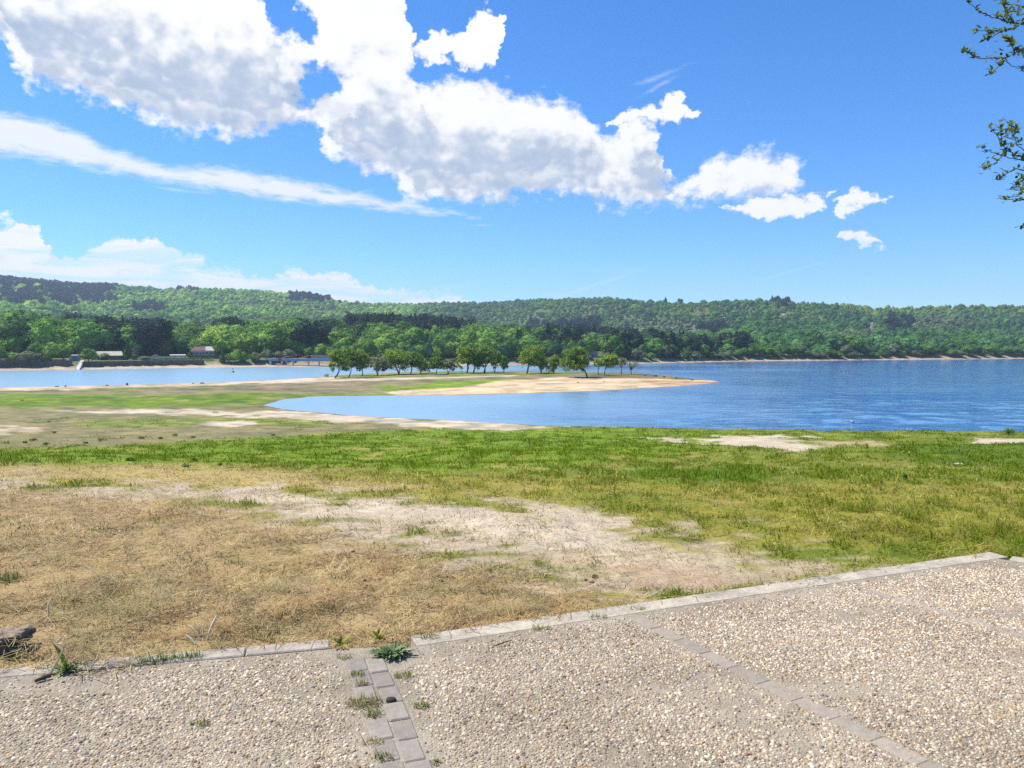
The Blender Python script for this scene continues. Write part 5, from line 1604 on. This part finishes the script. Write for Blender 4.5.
for sy in (-1, 1):
    mb = MB(); mb.tube([(.08, sy * .075, .12), (-.08, sy * .085, .13), (-.26, sy * .03, .13)], [.03, .045, .008], 6); mb.build("wing", m_gullg, root, True)
mb = MB(); mb.tube([(.25, 0, .235), (.30, 0, .225)], [.012, .004], 5); mb.build("beak", m_orange, root)
root.rotation_euler = (0, 0, 2.6); root.scale = (.9, .9, .9)

m_rock = plain("shore_rock", (0.105, 0.095, 0.085), .9, .35, 1.5, .5)
m_rockp = plain("pale_rock", (0.42, 0.37, 0.30), .9, .25, 1.5, .5)
for i, (a, b, w, h, lab) in enumerate([
    (127.2, 385.2, 2.2, 2.4, "dark upright stump on the far edge of the flats, tallest of the specks there"),
    (57, 386.9, 4, 1.0, "dark low rock on the sandy rim, left of the dark upright stump"),
    (65.5, 386.6, 2, 1.3, "small dark rock just right of a low one on the sandy rim"),
    (107, 385.6, 3, .9, "flat dark rock on the sandy rim just left of the dark upright stump"),
    (202, 383.4, 4.5, 1.0, "flat dark rock on the sandy rim below the red roofed house"),
    (193, 383.7, 2, .9, "tiny dark rock beside the flat one below the red roofed house"),
    (655, 376.4, 5, 1.7, "dark rock at the grassy end of the spit, biggest of its group"),
    (664, 377.2, 3, 1.2, "dark rock right next to the biggest one at the end of the spit"),
    (645, 375.8, 3, 1.1, "small dark rock left of the biggest one at the end of the spit"),
    (676, 378.2, 3, 1.0, "low dark rock out towards the sandy tip of the spit"),
    (692, 380.0, 4, .8, "flat dark rock nearest the sandy tip of the spit"),
    (578, 382.6, 1.6, .8, "small dark stone on the beach right under the leaning tree"),
    (604, 382.0, 1.6, .8, "small dark stone on the beach below the bright round topped tree"),
]):
    p = ground_at(a, b, land_near, 320, 60); sc = p.y / F
    lump("rock", p, (w * sc / 2, w * sc / 2.4, h * sc / 1.5), lab, "rock", m_rock, 500 + i, "dark rocks along the water's edge")
p = ground_at(959, 465.2); sc = p.y / F
lump("stone", p, (5 * sc, 3 * sc, 1.7 * sc), "pale flat stone in the green grass near the right edge", "stone", m_rockp, 540)
# ------------------------------------------------------------------ bushes, tussocks and weeds
m_leaf = toned("weed_leaf", 0.6, 0.25, 0.3)
m_spring = toned("spring_leaf", 0.55, 0.5, 0.3)
m_drystem = toned("dry_stem", 0.7, 0.0, 0.3)


def bush(px, py, wpx, hpx, label, name, cat, kind, n, seed, group=None, size=None):
    p = ground_at(px, py); s = p.y / F
    rd = random.Random(seed)
    w, h = wpx * s / 2, hpx * s
    if name == 'tussock': w *= 1.4; h *= .75
    cs = [(rd.uniform(-.45, .45) * w, rd.uniform(-.4, .4) * w, h * rd.uniform(.3, .6)) for _ in range(5)]; rs = [(w * .6, w * .6, h * .42)] * 5
    V, F_, tn = leaf_cloud(cs, rs, n, size or max(.03, h * .09), .4, .8, 12, seed=seed)
    V[:, 2] = np.maximum(V[:, 2], -.02)
    o = link(name, mesh_np(name, V, [F_], M_CR[kind], False, tn), None, p)
    return tag(o, label, cat, group)


bush(1010, 434.2, 13, 6.5, "round bright green bush alone on the near shore at the right edge", "bush", "bush", 'bright', 900, 601)
TU = [(55, 433, 4, 3, "dark green tussock on the flats, alone in the far row at the left"), (33, 441.2, 6, 4, "dark tussock left of centre of the flats, largest at the far left"), (25, 443, 4, 2.5, "small tussock just left of the large far left one"),
      (46, 444.4, 4, 2.6, "small tussock just right of the large far left one"), (141, 439, 5, 3.2, "dark tussock in the middle of the flats, right of a wide low one"), (102.5, 440.6, 8, 3.4, "wide low tussock on the flats at the edge of the green belt"),
      (175, 435.6, 6, 2.6, "dark flat tussock in the far row, below the small sand patch"), (193, 437.6, 4, 2.2, "small dark tussock right of the flat one below the sand patch"), (160, 438.8, 4, 2.4, "small tussock midway between the middle one and the flat one"),
      (86.5, 443.6, 4, 2.6, "small tussock just left of the wide low one"), (130, 460.6, 7, 4, "grey green tussock at the lower edge of the green belt, left one"), (191, 462.2, 9, 4.6, "grey green tussock at the lower edge of the green belt, largest there"),
      (186, 467.4, 6, 3.6, "grey green tussock just below the largest at the belt's lower edge"), (220, 465.6, 4, 2.8, "small tussock right of the largest at the belt's lower edge"), (49, 422, 3.5, 1.6, "tiny dark tussock far out on the flats at the left"),
      (22, 400.8, 3, 1.4, "tiny dark tussock in the bright green strip at the left"), (257.5, 416.4, 11, 2.6, "yellow green tussock on the sandy rim of the little bay"), (216, 413.2, 9, 3, "thin pale tussock on the sand strip left of the little bay"),
      (273, 435.4, 4, 2, "small dark tussock at the right end of the flats"), (905, 480, 4, 6.5, "small upright dark sapling in the ochre grass at the right"), (326.5, 377.2, 6, 4, "thin green reed clump in the shallows left of the first spit tree")]
for i, (a, b, w, h, lab) in enumerate(TU):
    bush(a, b, w, h, lab, "tussock" if i < 19 else ("sapling" if i == 19 else "reed_clump"), "tussock" if i < 19 else ("sapling" if i == 19 else "reeds"), 'bright' if i == 16 else 'olive', 260, 620 + i, "tussocks on the dried flats" if i < 19 else None)


class Leaves:
    def __init__(self): self.V = []; self.F = []; self.C = []; self.n = 0

    def leaf(self, base, az, lean, length, width, bend, col, seg=6, shape='lance', fold=.25, twist=0.0):
        """one leaf: folded blade along a curved midrib"""
        d = np.array([math.cos(az), math.sin(az), 0]); sd = np.array([-d[1], d[0], 0])
        p = np.array(base, float); el = math.pi / 2 * (1 - lean)
        rows = []
        for k in range(seg + 1):
            t = k / seg
            if shape == 'lance': w = math.sin(math.pi * min(1, .12 + .88 * t) ** .8) ** .8
            elif shape == 'lobed': w = (math.sin(math.pi * min(1, .1 + .9 * t)) ** .7) * (1.0 if k % 2 else .5)
            else: w = (1 - t) ** .7
            w = max(w, .06) * width / 2
            e = el - bend * t
            up = np.array([-d[0] * math.sin(e), -d[1] * math.sin(e), math.cos(e)])
            s2 = sd * math.cos(twist * t) + up * math.sin(twist * t)
            rows.append((p - s2 * w + up * w * fold, p.copy(), p + s2 * w + up * w * fold))
            p = p + (d * math.cos(e) + np.array([0, 0, math.sin(e)])) * length / seg
        v = np.array(rows).reshape(-1, 3); v[:, 2] = np.maximum(v[:, 2], base[2] - .004)
        f = []
        for k in range(seg):
            a = k * 3
            f += [[a, a + 1, a + 4, a + 3], [a + 1, a + 2, a + 5, a + 4]]
        self.V.append(v); self.F.append(np.array(f) + self.n); self.n += len(v)
        self.C.append(np.tile(np.array(col) * random.uniform(.85, 1.15), (len(v), 1)))

    def mesh(self, name, m):
        return mesh_np(name, np.concatenate(self.V), [np.concatenate(self.F)], m, True, np.concatenate(self.C))


def near_spot(px, py):
    q_ = on_plane(px, py, 0.004)
    if sdist(PATIO, q_[0:1], q_[1:2])[0] > -.02: return Vector(q_)
    return ground_at(px, py)


def tuft(px, py, n, hgt, spread, cols, label, name="grass_tuft", cat="grass tuft", group="grass tufts in the joints of the terrace", wid=.0045, seedn=0, dryness=.2, axis=None):
    rd = random.Random(int(px * 7 + py)); b = near_spot(px, py)
    L = Leaves(); random.seed(int(px * 3 + py))
    for _ in range(n):
        a = rd.uniform(0, 6.283); r = spread * math.sqrt(rd.random())
        o_ = np.array([math.cos(a) * r, math.sin(a) * r * .7, 0])
        if axis is not None:
            o_ = np.array(axis) * rd.uniform(-1, 1) * spread + np.array([rd.gauss(0, .012), rd.gauss(0, .012), 0])
        c = rd.choice(cols) if rd.random() > dryness else (0.36, 0.28, 0.12)
        L.leaf(o_, rd.uniform(0, 6.283), rd.uniform(.08, .75), hgt * rd.uniform(.5, 1.25), wid * rd.uniform(.7, 1.3), rd.uniform(0, .8), c, 4, 'blade', .1)
    o = link(name, L.mesh(name, m_leaf), None, b)
    return tag(o, label, cat, group)


GR = [(.09, .19, .02), (.12, .22, .025), (.07, .15, .018)]
YG = [(.17, .21, .03), (.22, .23, .04), (.12, .18, .025)]
DRY = [(.34, .27, .11), (.26, .23, .08), (.40, .32, .15), (.16, .18, .045)]
JL = (KL1 - KL0) / np.linalg.norm(KL1 - KL0); JL = (JL[0], JL[1], 0)
tuft(182, 658.5, 150, .045, .10, GR, "bright green grass tuft filling a gap in the left kerb", axis=JL)
tuft(151, 662.5, 100, .05, .07, GR, "thin green grass tuft in the left kerb, left of the bright one", axis=JL)
tuft(404, 675.5, 70, .028, .05, YG, "small yellow green tuft at the right edge of the brick course, upper one")
tuft(421, 706, 60, .028, .035, YG, "small mossy tuft at the right edge of the brick course, beside the loose earth")
tuft(357, 675, 60, .03, .04, YG, "yellowish tuft at the left edge of the brick course, near its top")
tuft(362, 684, 45, .028, .03, DRY, "dry little tuft just below the yellowish one at the left of the bricks")
tuft(364, 703, 170, .04, .085, DRY + YG, "broad half dry tuft spreading left of the bricks where one is missing", dryness=.4)
tuft(373, 714, 60, .035, .04, YG, "green lower edge of growth under the broad half dry tuft")
tuft(383, 757, 50, .03, .04, YG, "small green tuft left of the lowest bricks")
tuft(372, 742, 40, .025, .05, DRY, "dry sparse tuft left of the bricks above the lowest green one", dryness=.5)
tuft(436, 762, 24, .02, .02, YG, "tiny tuft in the joint at the right of the lowest bricks")
tuft(199, 724, 60, .022, .045, YG, "small yellowish tuft growing out of the middle of the left paving")
tuft(430, 637, 60, .03, .05, YG, "low tuft in the kerb gap right of the grey green weed")
tuft(540, 628, 50, .03, .05, YG, "dark dry tuft at the inner edge of the long pale kerb, nearest the missing corner")
tuft(598, 617, 50, .026, .06, YG, "flat green tuft at the inner edge of the long pale kerb")
tuft(638, 609, 40, .022, .05, YG, "flat tuft by the upper end of the single brick course")
tuft(345, 658, 40, .022, .04, DRY, "brownish tuft in the sandy gap left of the brick course's top", dryness=.4)

# weeds
def weed(px, py, label, leaves, name="weed_plant", cat="weed"):
    b = near_spot(px, py); L = Leaves()
    random.seed(int(px + py * 5))
    for (n, len0, len1, wid, lean0, lean1, cols, shape, spread) in leaves:
        for k in range(n):
            a = random.uniform(0, 6.283); r = random.uniform(0, spread)
            L.leaf((math.cos(a) * r, math.sin(a) * r * .8, random.uniform(0, .02) * (spread > .02)), a + random.uniform(-.5, .5), random.uniform(lean0, lean1), random.uniform(len0, len1), wid * random.uniform(.75, 1.25), random.uniform(.2, 1.0), random.choice(cols), 6, shape, random.uniform(.1, .45), random.uniform(-.6, .6))
    o = link(name, L.mesh(name, m_leaf), None, b)
    return tag(o, label, cat)


BG = [(.15, .215, .085), (.19, .26, .11), (.12, .19, .065), (.23, .29, .13)]
weed(392, 655, "leafy grey green weed at the top of the brick course", [(80, .03, .06, .018, .3, .9, BG, 'lance', .06), (90, .025, .045, .016, .3, .9, BG, 'lobed', .09), (16, .06, .09, .02, .7, .98, BG, 'lobed', .05)])
weed(378, 640.5, "small yellow green weed behind the grey green one", [(22, .04, .08, .016, .2, .9, YG + [(.30, .26, .03)], 'lance', .03)])
weed(341, 645, "low yellow leaved weed left of the brick course's top", [(14, .05, .09, .018, .35, .95, YG + [(.33, .27, .03)], 'lance', .02), (6, .03, .05, .012, .05, .4, [(.12, .17, .06)], 'lance', .015)])
weed(66, 671, "dark green weed with one upright broad leaf at the left kerb", [(1, .15, .155, .036, .14, .16, [(.15, .29, .03)], 'lance', .004), (12, .06, .12, .024, .55, .95, [(.11, .20, .03), (.14, .24, .03)], 'lobed', .02), (8, .03, .07, .012, .3, .8, YG, 'lance', .03)])
weed(15, 660, "pale thin leaved weed in front of the brown block", [(16, .08, .15, .010, .15, .85, [(.17, .21, .10), (.12, .17, .07)], 'blade', .015)])
for (a, b, n, h, lab) in ((9, 582, 110, .10, "dark green grass clump in the hay at the left edge"), (100, 531, 90, .07, "green weedy clump in the hay, upper left"), (238, 565, 60, .05, "small green clump in the middle of the hay"), (30, 528, 60, .06, "low dark clump at the upper left of the hay"), (268, 637, 70, .05, "green clump at the hay's lower edge above the left kerb"), (327, 608, 60, .045, "thin green clump in the hay above the brick course"), (20, 607, 40, .05, "small yellow green clump in the hay above the brown block"), (560, 497, 60, .06, "low green clump at the upper edge of the bare ground"), (432, 523, 60, .05, "dark green clump in the middle of the bare path")):
    tuft(a, b, n, h, .12, GR + YG, lab, "grass_clump", "grass clump", "green clumps in the hay", .006)

# brown block at the left edge
b = ground_at(4, 655)
n_ = 14
import bmesh
bmk = bmesh.new(); bmesh.ops.create_cube(bmk, size=1.0); bmesh.ops.subdivide_edges(bmk, edges=bmk.edges[:], cuts=n_, use_grid_fill=True)
v = np.array([q_.co[:] for q_ in bmk.verts]); f = [[q_.index for q_ in p_.verts] for p_ in bmk.faces]; bmk.free()
r_ = np.linalg.norm(v, axis=1, keepdims=True); v = v * (1 - .22 * np.clip((r_ - .62) / .25, 0, 1))
nz = fbm(v[:, 0] * 5 + 3, v[:, 1] * 5 + v[:, 2] * 9, 4, 701) - .5; ly = (vnoise(v[:, 2] * 16, v[:, 0] * 1.5, 702) - .5)
st_ = np.floor((v[:, 2] + .5) * 6 + 1.2 * nz) ; ly = (_hash(st_.astype(np.int64), np.zeros(len(v), np.int64), 3) - .5)
v = v * (1 + .55 * nz[:, None]); v[:, 0] *= 1 + .22 * ly; v[:, 1] *= 1 + .26 * ly
v = v * np.array([.24, .22, .14]); v[:, 2] += .04 * v[:, 0] + .05
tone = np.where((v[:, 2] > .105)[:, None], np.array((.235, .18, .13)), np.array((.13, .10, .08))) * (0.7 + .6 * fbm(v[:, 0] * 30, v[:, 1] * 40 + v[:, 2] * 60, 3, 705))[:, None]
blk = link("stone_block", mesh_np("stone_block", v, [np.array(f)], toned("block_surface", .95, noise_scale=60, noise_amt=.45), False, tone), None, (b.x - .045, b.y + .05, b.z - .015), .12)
tag(blk, "weathered brown block with a pale layered top at the left edge of the hay", "stone")

# dry stalks and a stick
def stalk(pts, rads, label, name="dry_stalk", cat="stalk", cols=None, depth=None):
    """a stem through photograph pixels, standing at the depth of its foot"""
    foot = near_spot(*pts[0]); D = depth or foot.y
    P_ = [np.array(foot) * 0 + (px_world(px_, py_, D) - np.array(foot)) for px_, py_ in pts]
    # smooth
    P_ = np.array(P_); t = np.linspace(0, len(P_) - 1, len(P_) * 4); P_ = np.stack([np.interp(t, range(len(P_)), P_[:, k]) for k in range(3)], -1)
    ker = np.array([.25, .5, .25]); Q_ = P_.copy(); Q_[1:-1] = .25 * P_[:-2] + .5 * P_[1:-1] + .25 * P_[2:]
    Q_[:, 1] += np.linspace(0, .03, len(Q_))
    c = np.array(cols or (.50, .42, .27)); mb = MB()
    mb.tube(Q_, np.interp(np.linspace(0, 1, len(Q_)), np.linspace(0, 1, len(rads)), rads), 6, c)
    o = mb.build(name, m_drystem, None, True, foot)
    return tag(o, label, cat)


stalk([(50, 674), (55, 665), (60, 655), (62.5, 648), (59, 645), (54, 646), (56.5, 641), (60, 637)], [.006, .005, .004, .0045, .003], "pale curled dry stalk standing beside the dark green weed")
st_a, st_b = on_plane(35, 681, .012), on_plane(51, 676, .014)
mb = MB(); mb.tube([st_a, (st_a + st_b) / 2 + [0, .004, .004], st_b], [.008, .010, .007], 7, (.07, .05, .035)); o = mb.build("stick", m_drystem, None, True); tag(o, "short dark stick lying on the pavement at the left kerb", "stick")
stalk([(47, 622), (47.5, 614), (46, 607), (48, 600)], [.006, .006, .005, .003], "pale straight dry stalk in the hay above the brown block", cols=(.62, .55, .38))
stalk([(207, 640), (209, 632), (212, 624), (214, 618.5)], [.005, .007, .008, .003], "thick pale dry stalk upright in the hay above the left kerb", cols=(.66, .58, .44))
stalk([(201, 641), (197, 635), (192, 630), (188, 628)], [.006, .005, .004, .003], "pale dry stalk leaning left beside the thick upright one", cols=(.50, .50, .36))
stalk([(196, 645), (190, 640), (184, 637)], [.006, .006, .003], "greyish dry leaf stalk lying below the thick upright one", cols=(.42, .45, .33))
stalk([(204, 641), (202, 633), (201, 626)], [.004, .003, .002], "thin dry stem just left of the thick upright one", cols=(.58, .48, .30))
st_a, st_b = on_plane(494, 646, .012), on_plane(512, 640, .012)
mb = MB(); mb.tube([st_a, (st_a + st_b) / 2 + [0, .005, .0], st_b], [.003, .004, .002], 6, (.10, .075, .05)); o = mb.build("twig", m_drystem, None, True); tag(o, "thin dark twig lying on the pavement below the long pale kerb", "twig")
m_clod = plain("dark_clod", (.055, .04, .03), .95, .3, 20, .5)
for i, (a, b_, w, lab) in enumerate(((595, 577.5, 7, "dark clod of dung on the bare ground above the kerb, larger one"), (586, 580.5, 4, "small dark clod just left of the larger dung clod"), (592, 583, 5, "flat dark clod just below the larger dung clod"), (441, 581, 5, "dark clod lying in the hay left of the bare ground"), (345 + 8, 552, 4, "small dark clod at the upper edge of the hay"))):
    p = ground_at(a, b_); s = p.y / F
    lump("clod", p, (w * s / 2, w * s / 2.3, w * s / 3.2), lab, "clod", m_clod, 720 + i, "dark clods on the bare ground", .3)
p = near_spot(391, 701)
lump("clod", p, (.024, .02, .012), "brown clod of earth in the hole left by a missing brick", "clod", m_clod, 731, None, .3)

# ------------------------------------------------------------------ the tree at the right whose twigs hang into view
root = empty("tree", (6.9, 6.3, -.15), "tree outside the right edge whose thin leafy twigs reach into the sky", "tree")
o0 = np.array([6.9, 6.3, -.15])
tk = MB()
tk.tube(np.array([(6.9, 6.3, -.3), (6.88, 6.3, .2), (6.8, 6.28, 1.2), (6.82, 6.3, 2.4), (6.7, 6.32, 3.6), (6.8, 6.4, 4.8), (7.0, 6.4, 6.3)]) - o0, [.22, .16, .14, .125, .11, .085, .03], 10)
link("trunk", tk.mesh("trunk", m_bark, True), root)
LV = Leaves(); random.seed(88)
D_ = 6.0
TW = [  # twig paths in photograph pixels, from the right inwards, with depth offsets
    ([(1060, 30), (1024, 48), (1015, 53), (1005, 58), (993, 58.5), (980, 59), (972, 56), (966, 51)], 0),
    ([(1005, 58), (999, 66), (990, 75)], .02), ([(1005, 58), (1012, 66), (1024, 70)], .05),
    ([(1060, 18), (1024, 23), (1012, 23), (1002, 20), (993, 17), (980, 12), (972, 5), (962, -4)], .15),
    ([(1024, 23), (1012, 29), (1002, 31), (990, 32), (977, 30)], .1), ([(1002, 31), (992, 37), (984, 39)], .1), ([(1060, 2), (1024, 6), (1008, 4), (996, -4)], .2), ([(1012, 23), (1008, 12), (1004, 4)], .15), ([(1015, 53), (1010, 42), (1004, 38)], 0),
    ([(1060, 150), (1034, 158), (1015, 156), (1007, 150), (1002, 145), (996, 134), (990, 126)], .1),
    ([(1002, 145), (1001, 133), (1000, 122)], .1), ([(1034, 158), (1018, 146), (1012, 132), (1010, 124)], .05),
    ([(1034, 161), (1015, 159), (1002, 156), (990, 151), (980, 147)], .12), ([(1002, 156), (994, 164), (985, 169)], .12),
    ([(1060, 172), (1034, 172), (1015, 169), (1006, 174), (998, 180)], .0), ([(1034, 172), (1022, 180), (1012, 190)], .0), ([(1060, 196), (1030, 200), (1015, 200), (1004, 199)], .1), ([(1060, 215), (1034, 226), (1021, 228)], .1), ([(1034, 172), (1024, 184), (1019, 196)], -.05)]
GL = [(.15, .20, .035), (.12, .17, .03), (.21, .24, .05), (.08, .12, .025)]
bm1, bm2 = MB(), MB()
for k, (pts, do) in enumerate(TW):
    w3 = np.array([px_world(a, b_, D_ + do + .02 * i) for i, (a, b_) in enumerate(pts)]) - o0
    t = np.linspace(0, len(w3) - 1, len(w3) * 3); w3 = np.stack([np.interp(t, range(len(w3)), w3[:, j]) for j in range(3)], -1)
    w3[1:-1] += np.random.default_rng(k).normal(0, .0035, w3[1:-1].shape)
    mb = bm1 if k < 9 else bm2
    long_ = pts[0][0] > 1040
    mb.tube(w3, np.linspace(.0065 if long_ else .004, .0016, len(w3)), 5)
    nn = len(w3)
    for i in range(2, nn):
        if random.random() < (.75 if i < nn - 2 else 1.0):
            for _ in range(random.choice((2, 3, 4)) + (3 if i == nn - 1 else 0)):
                LV.leaf(w3[i] + np.random.normal(0, .008, 3), random.uniform(0, 6.28), random.uniform(.2, 1.1), random.uniform(.032, .058), random.uniform(.017, .028), random.uniform(0, .8), random.choice(GL), 4, 'lance', .3) if True else None
for px_, py_, n in ((1013, 130, 26), (1014, 140, 12), (1021, 178, 14), (1020, 190, 12), (983, 168, 5), (1008, 14, 8), (1018, 12, 12), (1000, 55, 5), (991, 165, 5), (1020, 55, 10)):
    for _ in range(int(n * 1.5)):
        c = px_world(px_ + random.gauss(0, 3.5), py_ + random.gauss(0, 4), D_ + .1 + random.gauss(0, .06)) - o0
        LV.leaf(c, random.uniform(0, 6.28), random.uniform(.2, 1.1), random.uniform(.03, .05), .02, random.uniform(0, .8), random.choice(GL), 4, 'lance', .3)
# limbs that carry the twigs, and the rest of the crown out of view
e1 = np.array(px_world(1060, 20, D_)) - o0; e2 = np.array(px_world(1060, 165, D_)) - o0
tr_ = lambda z_: np.array([6.75, 6.3, z_]) - o0
bm1.tube([tr_(3.4), (tr_(3.4) + e1) / 2 + [0, 0, .1], e1 + [.1, 0, .05], e1], [.06, .04, .02, .012], 7)
bm2.tube([tr_(2.4), (tr_(2.4) + e2) / 2 + [0, 0, .25], e2 + [.1, 0, .05], e2], [.05, .035, .02, .012], 7)
for pts in ([(1060, 2)], [(1060, 30)], [(1060, 18)]):
    bm1.tube([e1 + [.1, 0, .05], np.array(px_world(*pts[0], D_ + .1)) - o0], [.014, .010], 5)
for pts in ([(1060, 150)], [(1060, 172)], [(1060, 196)], [(1060, 215)]):
    bm2.tube([e2 + [.1, 0, .05], np.array(px_world(*pts[0], D_)) - o0], [.014, .010], 5)
link("branch", bm1.mesh("branch", m_bark, True), root); link("branch", bm2.mesh("branch", m_bark, True), root)
bm3 = MB()
for k in range(9):
    a = random.uniform(-1.3, 1.9); z_ = 2.6 + k * .35
    e = tr_(z_) + np.array([math.cos(a) * 1.6 + .6, math.sin(a) * 1.4, .9]); bm3.tube([tr_(z_), (tr_(z_) + e) / 2 + [0, 0, .15], e], [.045, .03, .01], 6)
link("branch", bm3.mesh("branch", m_bark, True), root)
link("foliage", LV.mesh("foliage", m_spring), root)
V, F_, tn = leaf_cloud([(1.3, .4, 5.2), (1.9, -.5, 4.4), (1.1, 1.0, 6.2), (1.7, .9, 4.9)], [(1.1, 1.1, .9)] * 4, 5200, .03, .2, .8, 40, seed=801)
link("crown", mesh_np("crown", V, [F_], M_CR['olive'], False, tn), root)

# ------------------------------------------------------------------ the air between here and the hills
if True:
    hzm = bpy.data.materials.new("haze_air"); hzm.use_nodes = True; hzm.node_tree.nodes.clear()
    g = G(hzm.node_tree)
    vol = g.n('ShaderNodeVolumePrincipled', {'Color': (0.62, 0.80, 1.0, 1), 'Density': 0.0002, 'Anisotropy': 0.2})
    mo = hzm.node_tree.nodes.new('ShaderNodeOutputMaterial'); hzm.node_tree.links.new(vol, mo.inputs['Volume'])
    mb = MB(); mb.box((0, 1200, 99.5), (7600, 3400, 219)); tag(mb.build("haze", hzm), kind='stuff')
